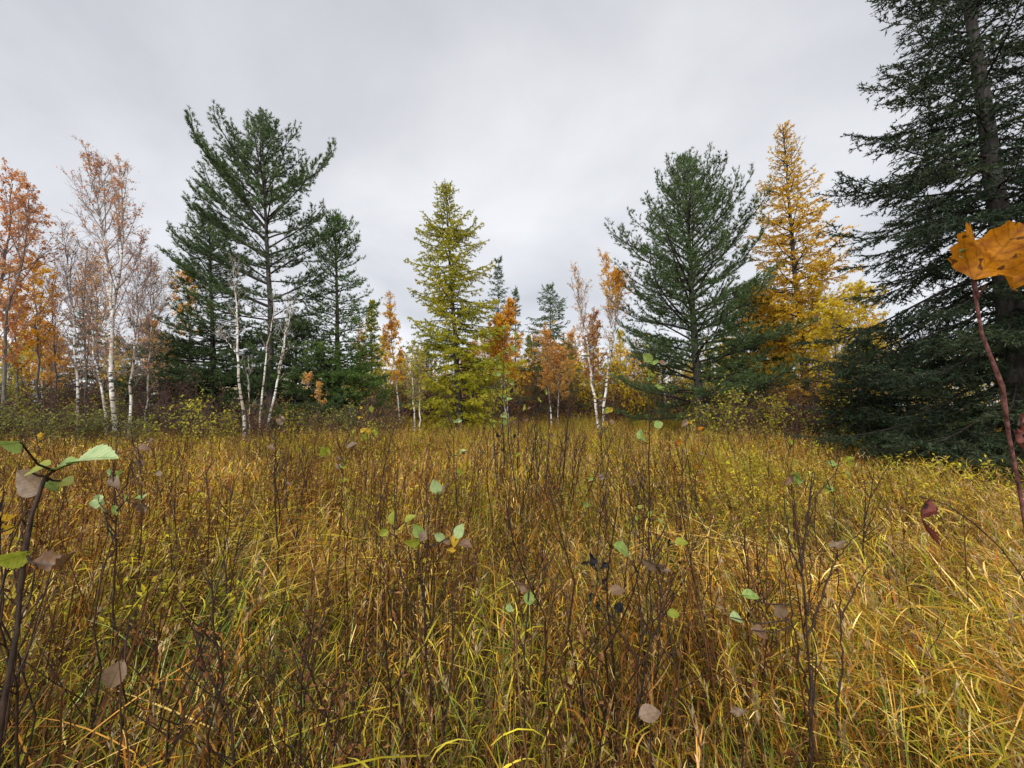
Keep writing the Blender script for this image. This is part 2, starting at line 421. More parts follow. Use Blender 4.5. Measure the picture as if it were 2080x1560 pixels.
# green-yellow larch in the middle
conifer('larch_tree', 'large yellow-green larch left of the centre, lime needles on drooping boughs', 'tree',
        [(934, 855), (926, 720), (918, 600), (911, 480), (905, 374)], 18, 'larch', LARCHG,
        [(.08, 1.6), (.2, 2.3), (.35, 2.3), (.5, 2.05), (.65, 1.6), (.8, 1.1), (.92, .45), (1, .08)],
        [(.05, -12), (.3, -2), (.6, 8), (.85, 25), (1, 60)], .028, 6, .17, 14, q=.95, size=1.2, z0=.07, limbs_apart=True, wob=.34,
        tip_cover=[(0, 1), (.6, .95), (.85, .85), (1, .5)],
        lop=lambda a, h: 1.0 + .15 * math.cos(a) * (h < .55))
# golden larch at right
conifer('larch_tree', 'tall pointed golden larch between the lone pine and the huge spruce', 'tree',
        [(1640, 850), (1632, 720), (1615, 560), (1602, 400), (1589, 252)], 16, 'larch', LARCHY,
        [(.12, 1.6), (.2, 2.1), (.35, 2.2), (.5, 1.8), (.65, 1.35), (.8, .8), (.92, .34), (1, .05)],
        [(.05, -5), (.3, 6), (.6, 18), (.85, 34), (1, 60)], .025, 6, .17, 15, q=1.0, size=1.14, z0=.14, limbs_apart=True, wob=.25,
        tip_cover=[(0, 1), (.6, .8), (.8, .5), (1, .28)])
# darker conifers behind the left pine
conifer('spruce_tree', 'dark bushy conifer left of and behind the tallest pine, with wide low boughs', 'tree',
        [(438, 870), (432, 700), (428, 560), (425, 440)], 18.5, 'pine', PINE,
        [(.05, 3.4), (.25, 3.4), (.42, 2.7), (.55, 1.5), (.7, 1.5), (.85, 1.0), (1, .2)],
        [(.05, -6), (.3, 0), (.6, 12), (.85, 30), (1, 60)], .036, 6, .17, 16, q=.7, size=1.5, z0=.03, gapfn=lambda h: .62 if h < .4 else 1, wob=.25)
conifer('spruce_tree', 'green conifer right of the tallest pine, its lower boughs a soft dense skirt', 'tree',
        [(690, 870), (686, 700), (683, 560), (681, 438)], 19, 'pine', PINE2,
        [(.04, 2.9), (.25, 2.8), (.36, 2.2), (.5, 1.7), (.7, 1.3), (.85, .85), (1, .15)],
        [(.05, -4), (.3, 2), (.6, 18), (.85, 40), (1, 65)], .036, 6, .17, 17, q=.68, size=1.4, z0=.03, gapfn=lambda h: .55 if h < .38 else 1, wob=.28, tip_cover=[(0, 1), (.4, .9), (.55, .7), (1, .8)])
conifer('pine_tree', 'low dense young pine filling the foot of the tallest pine', 'tree',
        [(600, 872), (600, 760), (602, 650)], 17.6, 'pine', PINE,
        [(.05, 2.5), (.3, 2.5), (.6, 1.8), (1, .3)],
        [(.05, 0), (.5, 8), (1, 50)], .07, 7, .10, 18, q=.75, size=1.5, z0=.04, wob=.25)
conifer('pine_tree', 'bushy green pine tucked behind the right side of the lone pine', 'tree',
        [(1535, 862), (1532, 760), (1528, 580)], 19, 'pine', PINE2,
        [(.05, 2.2), (.3, 2.1), (.6, 1.4), (.85, .8), (1, .2)],
        [(.05, 2), (.5, 22), (1, 65)], .05, 7, .12, 19, q=.8, size=1.45, z0=.04, wob=.25)
conifer('pine_tree', 'small green pine seen behind the left foot of the lone pine', 'tree',
        [(1345, 850), (1346, 760), (1348, 690)], 26, 'pine', PINE2,
        [(.05, 1.6), (.4, 1.5), (.8, .8), (1, .2)], [(.05, 2), (.5, 15), (1, 65)], .08, 5, .12, 20, q=.6, size=1.5, z0=.06)
# smaller distant conifers
SMALL = [(1012, 522, 28, 'spruce', 'dark spruce just right of and behind the yellow-green larch', 1.35),
         (1047, 585, 31, 'spruce', 'thin grey-green spruce top right of the dark spruce behind the larch', .8),
         (1117, 578, 27, 'spruce', 'narrow dark spruce standing alone in the middle of the far edge', 2.3),
         (756, 612, 26, 'larch', 'small green-topped conifer at the right end of the dense green skirt', 1.0),
         (18, 715, 34, 'spruce', 'hazy small spruce far behind the red-leaved tree at the left edge', 1.3),
         (105, 690, 36, 'spruce', 'hazy small spruce far behind the grove of pale birches', 1.3),
         (268, 700, 33, 'spruce', 'dark little spruce between the pale birches and the tallest pine', 1.2),
         (1195, 690, 34, 'spruce', 'small green spruce showing between the paired birch trunks', 1.2),
         (1752, 690, 11, 'spruce', 'young dark spruce leaning out from under the huge spruce', 1.3),
         (1845, 700, 11, 'spruce', 'low dark spruce crowding the left foot of the huge spruce', 1.9)]
for i, (u, v, Y, kd, lab, r) in enumerate(SMALL):
    conifer('spruce_tree' if kd == 'spruce' else 'larch_tree', lab, 'tree', [(u, 850), (u + (i % 3) - 1, (850 + v) // 2), (u, v)], Y, kd,
            SPRUCE if Y < 20 else (PINE if kd == 'spruce' else LARCHG),
            [(.05, r * 1.25), (.25, r * 1.15), (.55, r * .8), (.8, r * .45), (1, .08)], [(.05, -12), (.5, 0), (.8, 20), (1, 60)],
            .050, 6, .10, 40 + i, q=.55 if Y > 15 else .8, size=1.9 if Y > 15 else 1.25, z0=.04, wob=.3)
print('conifers', sum(len(o.data.polygons) for o in bpy.data.objects if o.type == 'MESH'))

# ------------------------------------------------------------------ broadleaf trees
RED = [(.50, .16, .06), (.70, .30, .09), (.78, .42, .14)]
ORANGE = [(.66, .27, .02), (.84, .44, .03), (.86, .56, .06)]
YELLOW = [(.62, .42, .014), (.76, .56, .02), (.80, .66, .08)]
PALEO = [(.60, .38, .15), (.76, .46, .10), (.74, .32, .07)]
YGREEN = [(.22, .26, .02), (.46, .42, .035), (.68, .57, .08)]
TWIGC = (.20, .155, .145)
def broadleaf(name, label, stems, Y, cols, seed, n1=16, L1=1.6, elev=(40, 70), n2=7, n3=5, leaves=2.0, lsize=.075, zone=(.35, .98),
              bark=None, group=None, twigc=TWIGC, leafzone=None, cat='tree', shape=None, kr=.018):
    """stems: list of (pixel polyline bottom to top, base radius)."""
    rng = np.random.default_rng(seed)
    C0 = trunk_pts(stems[0][0], Y); base = C0[0].copy()
    root = thing(name, label, cat, base, group)
    gt, gl = G(), G()
    for si, (pl, r0) in enumerate(stems):
        joined = len(pl[0]) == 3
        if joined: C = np.array([px(u, v, Y) + np.array([0, dy, 0]) for u, v, dy in pl])
        else: C = trunk_pts(pl, Y)
        TP = resample(C, 16); TP[1:] += rng.normal(0, .018, (15, 3)) * np.array([1, 1, .3])
        tr = G(); rad = r0 * (1 - .88 * np.linspace(0, 1, 16))
        tr.add(*tubes(TP[None], rad[None], 8), (.5, .5, .5), True)
        tr.build('trunk', bark or M_birch, root, base)
        H = np.linalg.norm(TP[-1] - TP[0]); tgt = nrm(np.gradient(TP, axis=0)); tq = np.linspace(0, 1, 16)
        lo, hi = zone
        for k in range(n1):
            t = lo + (hi - lo) * (k + rng.uniform()) / n1
            o = np.array([np.interp(t, tq, TP[:, j]) for j in range(3)]); ta = np.array([np.interp(t, tq, tgt[:, j]) for j in range(3)])
            az = k * 2.4 + rng.normal(0, .4); el = R(np.interp(t, (lo, hi), elev) + rng.normal(0, 7))
            f = (t - lo) / (hi - lo); prof = np.interp(f, *zip(*shape)) if shape else (.55 + .9 * f if f < .4 else 1.15 * (1 - f) ** .7 + .18)
            L = L1 * prof * rng.uniform(.7, 1.2)
            d = nrm(np.array([math.cos(az) * math.cos(el), math.sin(az) * math.cos(el), math.sin(el)]) + .25 * ta)
            m = 6; tt = np.linspace(0, 1, m)[:, None]
            P = o + d * L * tt + np.array([0, 0, .22 * L]) * tt ** 2 + np.concatenate([np.zeros((1, 3)), rng.normal(0, .02 * L, (m - 1, 3)).cumsum(0)])
            gt.add(*tubes(P[None], (.0045 + kr * L * .6 * (1 - tt[:, 0])) [None], 4), twigc, True)
            c2 = max(3, int(n2 * L / max(L1, .1) + 2)); u = rng.uniform(.15, 1, c2)
            b2 = np.stack([np.interp(u, tt[:, 0], P[:, j]) for j in range(3)], 1)
            d2 = nrm(d + rng.normal(0, .55, (c2, 3)) + np.array([0, 0, .25])); l2 = (.20 + .42 * L * (1 - u * .6)) * rng.uniform(.6, 1.1, c2)
            e2 = b2 + d2 * l2[:, None]; gt.add(*sticks(b2, e2, .005, .0028), twigc)
            ix = np.repeat(np.arange(c2), n3); u3 = rng.uniform(.2, 1, len(ix))
            b3 = b2[ix] + (e2 - b2)[ix] * u3[:, None]; d3 = nrm(d2[ix] + rng.normal(0, .6, b3.shape)); l3 = l2[ix] * rng.uniform(.25, .55, len(ix))
            e3 = b3 + d3 * l3[:, None]; gt.add(*strips(rng, b3, e3, .0075), twigc)
            dens = leaves * (np.interp(t, *zip(*leafzone)) if leafzone else 1.0)
            # leaves come in clumps: some twigs keep theirs, others are bare
            keepw = np.clip(rng.gamma(1.0, 1.3, len(ix)), 0, 5) * dens * 1.9
            cnt = rng.poisson(keepw); jx = np.repeat(np.arange(len(ix)), cnt)
            if len(jx):
                uu = rng.uniform(.1, 1.05, len(jx)); bl = b3[jx] + (e3 - b3)[jx] * uu[:, None] + rng.normal(0, .02, (len(jx), 3))
                dl = nrm(rng.normal(0, 1, bl.shape) + np.array([0, 0, -.7])); Ls = lsize * .84 * rng.uniform(.6, 1.25, len(jx))
                gl.add(*leafquads(rng, bl, dl, Ls, Ls * rng.uniform(.55, .85, len(jx))), pal(cols, rng.uniform(.15, .85) + rng.normal(0, .22, len(jx))))
    gt.build('branchwork', M_twig, root, base, 'stuff')
    gl.build('crown', M_leaf, root, base, 'stuff')
    return root

BARE = 'bare pale birches of the left grove'
broadleaf('maple_tree', 'tree with brick red leaves cut off by the left edge of the picture', [([(-20, 870), (-10, 620), (20, 480), (22, 372)], .085), ([(5, 868), (14, 640), (52, 520), (60, 400)], .06)],
          13, RED, 101, n1=24, L1=1.75, n2=10, n3=8, leaves=.8, lsize=.09, zone=(.3, 1), bark=M_barkg)
broadleaf('maple_tree', 'smaller tree with glowing orange leaves in front of the red tree at the left', [([(70, 868), (78, 740), (72, 640), (66, 540)], .05), ([(40, 868), (34, 760), (30, 610)], .045)],
          14.5, ORANGE, 102, n1=22, L1=1.3, n2=9, n3=7, leaves=1.5, lsize=.085, zone=(.42, 1), bark=M_barkg)
broadleaf('birch_tree', 'tall white birch on the left, forked, with sparse rusty leaves in its round top', [([(236, 892), (226, 760), (226, 650), (246, 540), (250, 430), (243, 335)], .075), ([(226, 650, 0), (206, 560, .3), (172, 430, .5), (160, 318, .3)], .045)],
          12.5, RED, 103, n1=26, L1=1.5, n2=11, n3=9, leaves=.38, lsize=.07, zone=(.22, 1), leafzone=[(0, .15), (.45, .3), (.65, 1), (1, 1.3)])
broadleaf('birch_tree', 'slender leaning birch with a kink, left neighbour of the tall forked birch', [([(216, 868), (208, 800), (190, 720), (186, 650), (172, 540)], .045)],
          13.2, RED, 104, n1=22, L1=1.2, n2=9, n3=8, leaves=.25, lsize=.06, zone=(.3, 1))
broadleaf('birch_tree', 'pale birch left of the kinked birch, bare grey twigs above', [([(158, 868), (156, 760), (150, 640), (128, 470)], .055)],
          14, RED, 105, n1=30, L1=1.5, n2=10, n3=9, leaves=.2, lsize=.06, zone=(.3, 1))
broadleaf('birch_tree', 'second grey stem close beside the bare birch left of the kinked birch', [([(172, 868), (176, 760), (170, 650), (176, 520)], .045)],
          14.6, ORANGE, 106, n1=24, L1=1.3, n2=9, n3=7, leaves=.22, lsize=.07, zone=(.3, 1), bark=M_barkg)
broadleaf('birch_tree', 'thin spotted birch right of the tall forked birch, twiggy and almost bare', [([(262, 896), (266, 780), (276, 660), (286, 500)], .045)],
          12.6, RED, 107, n1=30, L1=1.4, n2=10, n3=9, leaves=.16, lsize=.06, zone=(.3, 1))
broadleaf('birch_tree', 'slim bare birch between the spotted birch and the dark conifers', [([(296, 870), (300, 780), (306, 680), (312, 540)], .035)],
          14.2, PALEO, 108, n1=30, L1=1.3, n2=10, n3=9, leaves=.3, lsize=.06, zone=(.3, 1))
broadleaf('maple_tree', 'little orange tree behind the foot of the forked birch', [([(200, 868), (198, 740), (196, 620), (196, 540)], .04)],
          17, ORANGE, 109, n1=20, L1=1.5, n2=8, n3=7, leaves=.8, lsize=.09, zone=(.4, 1), bark=M_barkg)
broadleaf('maple_tree', 'orange tree peeping out between the dark conifer and the tallest pine', [([(392, 868), (386, 720), (378, 570)], .05)],
          22, ORANGE, 110, n1=16, L1=1.5, n2=8, n3=7, leaves=2.0, lsize=.10, zone=(.6, 1), bark=M_barkg)
broadleaf('maple_tree', 'grey-trunked young maple in the thicket at the left edge', [([(110, 868), (116, 760), (104, 640), (112, 560)], .045)],
          15.5, RED, 111, n1=24, L1=1.5, n2=9, n3=7, leaves=.28, lsize=.075, zone=(.35, 1), bark=M_barkg)
# dead white birch stems in front of the left pine
def dead_birch(label, lines, Y, seed, twigs=10):
    broadleaf('birch_tree', label, lines, Y, PALEO, seed, n1=twigs, L1=.55, elev=(35, 65), n2=2, n3=2, leaves=.05, lsize=.06, zone=(.45, .98), twigc=(.30, .26, .24), kr=.010)
dead_birch('broken white birch stem in front of the tallest pine, leftmost of the white stems there', [([(497, 862), (484, 740), (482, 640), (474, 540)], .06), ([(481, 680, 0), (470, 610, .2), (466, 520, .3)], .025), ([(478, 716, 0), (455, 690, .1), (432, 682, .2)], .018)], 13.5, 121)
dead_birch('thin white birch stem curving right at its top, middle one before the tallest pine', [([(527, 862), (540, 720), (556, 640), (560, 560)], .042)], 13.8, 122)
dead_birch('leaning white birch stem crossing the foot of the tallest pine, rightmost there', [([(543, 868), (562, 780), (580, 690), (592, 612)], .052), ([(566, 760, 0), (572, 680, .2), (574, 600, .3)], .022)], 13.4, 123)
dead_birch('short thin pale stem between the first two white stems', [([(507, 862), (506, 800), (505, 725)], .022)], 13.7, 124, 5)
# centre
broadleaf('birch_tree', 'slim birch with a spire of rusty orange leaves right of the dense green skirt', [([(812, 855), (806, 780), (794, 690), (792, 600)], .05)],
          19, ORANGE, 131, n1=26, L1=.85, n2=9, n3=7, leaves=1.9, lsize=.085, zone=(.32, 1), elev=(45, 70), leafzone=[(0, .6), (.3, 1), (.75, 1), (1, .05)])
broadleaf('birch_tree', 'pair of thin white stems with yellow-green leaves in front of the larch, at its left', [([(842, 855), (838, 780), (840, 700)], .04), ([(852, 855), (852, 790), (856, 720)], .035)],
          16.5, YGREEN, 132, n1=14, L1=.8, n2=7, n3=5, leaves=1.1, lsize=.08, zone=(.3, 1))
broadleaf('birch_tree', 'bright orange birch right of the yellow-green larch on two white stems', [([(1034, 856), (1024, 780), (1030, 700), (1034, 622)], .055), ([(1030, 856), (1016, 770), (1012, 700), (1018, 650)], .04)],
          20, ORANGE, 133, n1=22, L1=1.0, n2=9, n3=7, leaves=3.0, lsize=.09, zone=(.40, 1), shape=[(0, .8), (.3, 1.2), (.7, .8), (1, .3)])
broadleaf('birch_tree', 'small white-stemmed birch with orange and yellow leaves below the lone narrow spruce', [([(1120, 850), (1112, 770), (1110, 680)], .05), ([(1134, 850), (1134, 780), (1138, 720)], .03)],
          21, PALEO, 134, n1=24, L1=1.2, n2=9, n3=7, leaves=1.9, lsize=.09, zone=(.38, 1))
broadleaf('birch_tree', 'left leaning white birch of the pair before the lone pine, sparse pale leaves', [([(1216, 858), (1204, 790), (1192, 700), (1176, 610), (1164, 545)], .065)],
          16.5, PALEO, 135, n1=22, L1=1.0, n2=8, n3=6, leaves=.55, lsize=.07, zone=(.45, 1), elev=(50, 72))
broadleaf('birch_tree', 'right white birch of the pair before the lone pine, orange tuft on top', [([(1224, 860), (1232, 780), (1242, 690), (1240, 600), (1226, 525)], .075), ([(1238, 735, 0), (1250, 680, .2), (1262, 560, .3)], .035)],
          16.5, ORANGE, 136, n1=22, L1=.95, n2=9, n3=6, leaves=.8, lsize=.07, zone=(.42, 1), elev=(50, 72), leafzone=[(0, .4), (.6, .35), (.75, 2.6), (1, 2.4)])
broadleaf('maple_tree', 'rust red young tree filling the gap between the paired white birches', [([(1212, 855), (1206, 760), (1204, 650)], .04)],
          19, [(.44, .16, .05), (.56, .24, .06), (.62, .32, .07)], 137, n1=22, L1=1.1, n2=9, n3=7, leaves=2.0, lsize=.08, zone=(.4, 1), bark=M_barkg)
# right yellows
for i, (u, v, Y, r, lab) in enumerate([
        (1665, 560, 15, 1.7, 'bright yellow birch glowing behind the trunk of the golden larch'),
        (1745, 590, 13.5, 1.4, 'yellow-leaved birch between the golden larch and the huge spruce'),
        (1600, 640, 18, 1.4, 'low yellow birch left of the golden larch trunk, behind the lone pine'),
        (1700, 640, 12, 1.2, 'near yellow birch with round leaves under the golden larch')]):
    broadleaf('birch_tree', lab, [([(u - 6, 866), (u - 2, 760), (u, v)], .05)], Y, YELLOW, 150 + i, n1=22, L1=r, n2=9, n3=7, leaves=1.6, lsize=.10, zone=(.28, 1), bark=M_barkg)
broadleaf('maple_tree', 'small branch-like sapling with tan orange leaves under the green conifer', [([(655, 862), (640, 800), (622, 770)], .02)], 15, PALEO, 160,
          n1=8, L1=.5, n2=5, n3=4, leaves=1.8, lsize=.09, zone=(.55, 1), bark=M_stem)
print('broadleaf', sum(len(o.data.polygons) for o in bpy.data.objects if o.type == 'MESH'))

# ------------------------------------------------------------------ back row: copies of the smaller trees
def find(label): return next(o for o in bpy.data.objects if o.get('label') == label)
BACK = {'o': (find('slim birch with a spire of rusty orange leaves right of the dense green skirt'), 'young orange birch'),
        'p': (find('small white-stemmed birch with orange and yellow leaves below the lone narrow spruce'), 'young pale orange birch'),
        'g': (find('pair of thin white stems with yellow-green leaves in front of the larch, at its left'), 'young yellow-green birch'),
        'y': (find('low yellow birch left of the golden larch trunk, behind the lone pine'), 'bushy yellow birch'),
        's': (find('narrow dark spruce standing alone in the middle of the far edge'), 'young dark spruce'),
        'l': (find('small green-topped conifer at the right end of the dense green skirt'), 'young green larch'),
        'n': (find('small green pine seen behind the left foot of the lone pine'), 'young green pine')}
for k, u, Y, sc, where in [
        ('o', 730, 27, 1.0, 'right of the green skirt'), ('y', 775, 30, 1.1, 'beneath the rusty spire birch'), ('g', 822, 25, 1.1, 'left of the larch foot'), ('n', 868, 28, .9, 'behind the larch foot, left'),
        ('p', 955, 29, 1.1, 'behind the larch foot, right'), ('y', 985, 31, 1.2, 'between larch and bright orange birch'), ('l', 1072, 30, .8, 'right of the bright orange birch'), ('o', 1080, 33, 1.1, 'between bright orange birch and narrow spruce'),
        ('g', 1150, 27, 1.2, 'right of the narrow spruce'), ('p', 1160, 33, 1.35, 'left of the paired birches'), ('y', 1258, 31, 1.2, 'right of the paired birches'), ('n', 1290, 29, .9, 'between paired birches and lone pine'),
        ('o', 1330, 34, .9, 'seen past the left boughs of the lone pine'), ('y', 1480, 24, 1.0, 'seen past the right boughs of the lone pine'), ('s', 1555, 27, .9, 'left of the golden larch'), ('o', 1575, 25, .9, 'left of the golden larch'),
        ('y', 1650, 21, 1.1, 'behind the golden larch'), ('p', 1770, 20, 1.0, 'in the gap left of the huge spruce'), ('y', 1800, 18, .85, 'in the gap left of the huge spruce'), ('y', 30, 21, .9, 'behind the red tree at the left edge'),
        ('y', 240, 24, .9, 'behind the forked birch'), ('p', 90, 27, 1.3, 'behind the grove of pale birches'), ('p', 315, 24, 1.2, 'left of the dark conifers'),
        ('s', 175, 31, 1.0, 'behind the grove of pale birches'), ('n', 60, 29, 1.0, 'behind the red tree at the left edge'), ('g', 20, 19, 1.0, 'at the foot of the red tree')]:
    src_, lab = BACK[k]; x = (u - CX) / F * Y
    copy_tree(src_, (x, Y, float(ground_z(x, Y))), u * .7, sc, f'{lab} in the back row, {where}', 'young trees of the back row')

# ------------------------------------------------------------------ shrubs of the wood edge (prototypes, then copies)
def shrub_proto(seed, H, n, leaves, cols, lsize, twigc=(.075, .045, .045), spread=.5):
    rng = np.random.default_rng(seed); gt, gl = G(), G()
    base = rng.normal(0, .18, (n, 3)); base[:, 2] = -.05
    az = rng.uniform(0, 6.28, n); ti = np.abs(rng.normal(0, spread, n)).clip(0, 1.1); L = H * rng.uniform(.6, 1.05, n)
    d = np.stack([np.sin(ti) * np.cos(az), np.sin(ti) * np.sin(az), np.cos(ti)], 1)
    tt = np.linspace(0, 1, 6)[None, :, None]
    P = base[:, None] + d[:, None] * L[:, None, None] * tt + np.array([0, 0, .2])[None, None] * L[:, None, None] * tt ** 2 * np.sin(ti)[:, None, None]
    P[:, 1:] += rng.normal(0, .025, (n, 5, 3)).cumsum(1)
    gt.add(*tubes(P, (.010 * (1 - .8 * tt[0, :, 0]))[None].repeat(n, 0), 4), twigc, True)
    c = n * 12; ix = rng.integers(0, n, c); u = rng.uniform(.25, 1, c)
    b = np.stack([[np.interp(u[k], tt[0, :, 0], P[ix[k], :, j]) for j in range(3)] for k in range(c)])
    d2 = nrm(d[ix] + rng.normal(0, .5, (c, 3))); l2 = H * rng.uniform(.08, .26, c); e = b + d2 * l2[:, None]
    gt.add(*sticks(b, e, .004, .0018), twigc)
    jx = np.repeat(np.arange(c), 4); b3 = b[jx] + (e - b)[jx] * rng.uniform(.1, 1, (len(jx), 1)); d3 = nrm(d2[jx] + rng.normal(0, .6, b3.shape))
    e3 = b3 + d3 * (H * rng.uniform(.03, .10, len(jx)))[:, None]; gt.add(*strips(rng, b3, e3, .007), twigc)
    m = int(leaves * len(jx))
    kx = rng.integers(0, len(jx), m); bl = e3[kx] + rng.normal(0, .02, (m, 3)); dl = nrm(rng.normal(0, 1, bl.shape) + np.array([0, 0, -.3]))
    Ls = lsize * rng.uniform(.5, 1.3, m)
    if m: gl.add(*leafquads(rng, bl, dl, Ls, Ls * .6), pal(cols, rng.normal(.5, .3, m)))
    return gt, gl
def shrub_thing(label, gt, gl, loc, group=None):
    o = thing('shrub', label, 'shrub', loc, group)
    gt.build('branchwork', M_twig, o, (0, 0, 0), 'stuff'); gl.build('foliage', M_leaf, o, (0, 0, 0), 'stuff'); return o
BRN = [(.085, .032, .016), (.17, .07, .03), (.28, .14, .055)]
MIXG = [(.09, .12, .03), (.20, .22, .04), (.40, .38, .08)]
RUSTY = [(.10, .045, .02), (.24, .12, .04), (.42, .26, .07)]
def gz(x, y): return (x, y, float(ground_z(x, y)))
SHB = {}
def place_shrub(kind, u, Y, s, rz, label, group=None):
    x = (u - CX) / F * Y
    if kind not in SHB:
        gt, gl = {'bare': lambda: shrub_proto(201, 2.4, 16, .45, BRN, .06), 'bare2': lambda: shrub_proto(202, 2.0, 18, .8, RUSTY, .065, spread=.6),
                  'green': lambda: shrub_proto(203, 1.8, 14, 1.2, MIXG, .085), 'yellow': lambda: shrub_proto(204, 1.9, 13, 1.1, YGREEN, .085),
                  'orange': lambda: shrub_proto(205, 2.6, 14, 1.6, ORANGE, .10, spread=.35), 'gold': lambda: shrub_proto(206, 2.4, 14, 1.5, YELLOW, .10, spread=.4)}[kind]()
        o = shrub_thing(label, gt, gl, gz(x, Y), group); o.rotation_euler = (0, 0, rz); o.scale = (s,) * 3; SHB[kind] = o
    else:
        o = copy_tree(SHB[kind], gz(x, Y), rz, s, label, group)
        if not group and 'group' in o: del o['group']
rs = random.Random(9)
MARKS = [(-999, 60, 'by the left edge'), (60, 200, 'left of the forked birch'), (200, 330, 'right of the forked birch'), (330, 470, 'left of the white stems'), (470, 600, 'about the white stems'),
         (600, 760, 'under the green skirt'), (760, 870, 'left of the yellow-green larch'), (870, 990, 'behind the yellow-green larch'), (990, 1080, 'by the bright orange birch'), (1080, 1160, 'by the narrow spruce'),
         (1160, 1280, 'by the paired birches'), (1280, 1440, 'by the lone pine'), (1440, 1600, 'right of the lone pine'), (1600, 1700, 'by the golden larch trunk'), (1700, 9999, 'beside the huge spruce')]
def near(u): return next(t for a, b, t in MARKS if a <= u < b)
def band(u0, u1, n, Y0, Y1, kinds, s0, s1, label, group):
    for k in range(n):
        kd = rs.choice(kinds)
        u = u0 + (u1 - u0) * (k + rs.random()) / n; sc = rs.uniform(s0, s1); size = 'tall' if sc > s0 + .6 * (s1 - s0) else ('low' if sc < s0 + .3 * (s1 - s0) else 'middling')
        word = {'bare': 'leafless purple-brown', 'bare2': 'brown-leaved twiggy', 'green': 'dull green leafy', 'yellow': 'yellow-green leafy', 'orange': 'orange-leaved', 'gold': 'golden-leaved'}[kd]
        place_shrub(kd, u, rs.uniform(Y0, Y1), sc, rs.uniform(0, 6.28),
                    f'{size} {word} shrub {label}, {near(u)}', f'shrubs {group}')
band(-140, 330, 26, 13.5, 17, ['bare', 'bare2', 'green', 'green', 'yellow', 'bare'], .9, 1.35, 'in the left thicket', 'around the pale birches')
band(-160, 300, 16, 10.0, 13, ['bare2', 'green', 'yellow', 'green'], .7, 1.0, 'before the left thicket', 'at the front of the left thicket')
band(320, 800, 22, 12.5, 16.5, ['bare', 'bare2', 'yellow', 'green'], .7, 1.05, 'under the dark conifers', 'at the foot of the left conifers')
band(760, 1420, 34, 23, 30, ['bare', 'bare2', 'bare', 'bare2', 'bare'], 1.2, 1.8, 'along the far edge', 'along the far edge')
band(700, 1500, 34, 25, 34, ['orange', 'gold', 'gold', 'yellow', 'orange'], 1.3, 2.3, 'beyond the far edge', 'glimpsed through the far edge')
band(1440, 1800, 22, 11.5, 16, ['bare2', 'bare', 'green', 'bare2', 'yellow'], .7, 1.2, 'at the right wood edge', 'under the golden larch')
place_shrub('yellow', 405, 11.5, .95, .4, 'lit yellow-green leafy shrub left of the broken white birch stem')
place_shrub('gold', 1560, 13.2, .75, 1.4, 'golden shrub with few leaves just right of the lone pine foot')
place_shrub('yellow', 745, 11.0, .62, 2.4, 'small yellow-green shrub at the meadow edge below the green skirt')

# ------------------------------------------------------------------ the far wood, one mass
def far_wood():
    rng = np.random.default_rng(77); gt = G(); gl = G()
    n = 900
    x = rng.uniform(-90, 90, n); y = rng.uniform(38, 62, n)
    far = y > 0; b = np.stack([x, y, ground_z(x, y)], 1); H = rng.uniform(3.0, 8.0, n) * np.where(x < -18, .8, 1.0)
    e = b + np.stack([rng.normal(0, .4, n), rng.normal(0, .4, n), H], 1)
    gt.add(*sticks(b, e, .06, .015), (.09, .075, .07))
    ix = np.repeat(np.arange(n), 16); u = rng.uniform(.25, 1, len(ix)); b2 = b[ix] + (e - b)[ix] * u[:, None]
    d2 = nrm(rng.normal(0, 1, b2.shape) + np.array([0, 0, .7])); e2 = b2 + d2 * (rng.uniform(.4, 1.3, len(ix)))[:, None]
    gt.add(*strips(rng, b2, e2, .035), (.10, .08, .075))
    jx = np.repeat(np.arange(len(ix)), 5); bl = b2[jx] + (e2 - b2)[jx] * rng.uniform(.1, 1.1, (len(jx), 1)) + rng.normal(0, .12, (len(jx), 3))
    kind = rng.choice(4, n, p=[.22, .32, .18, .28])[ix][jx]
    c = np.where((kind == 0)[:, None], pal(BRN, rng.uniform(0, 1, len(jx))), np.where((kind == 1)[:, None], pal(ORANGE, rng.uniform(0, 1, len(jx))),
        np.where((kind == 2)[:, None], pal(PINE2, rng.uniform(0, 1, len(jx))), pal(YGREEN, rng.uniform(0, 1, len(jx))))))
    L = rng.uniform(.18, .36, len(jx))
    gl.add(*leafquads(rng, bl, nrm(rng.normal(0, 1, bl.shape)), L, L * .7), c)
    o = gt.build('distant_wood', M_twig, None, (0, 0, 0), 'stuff')
    o['label'] = 'distant mixed autumn wood seen low through the gaps beyond the meadow'; o['category'] = 'wood'
    gl.build('distant_foliage', M_leaf, o, (0, 0, 0), 'stuff')
far_wood()
print('woods', sum(len(o.data.polygons) for o in bpy.data.objects if o.type == 'MESH'))

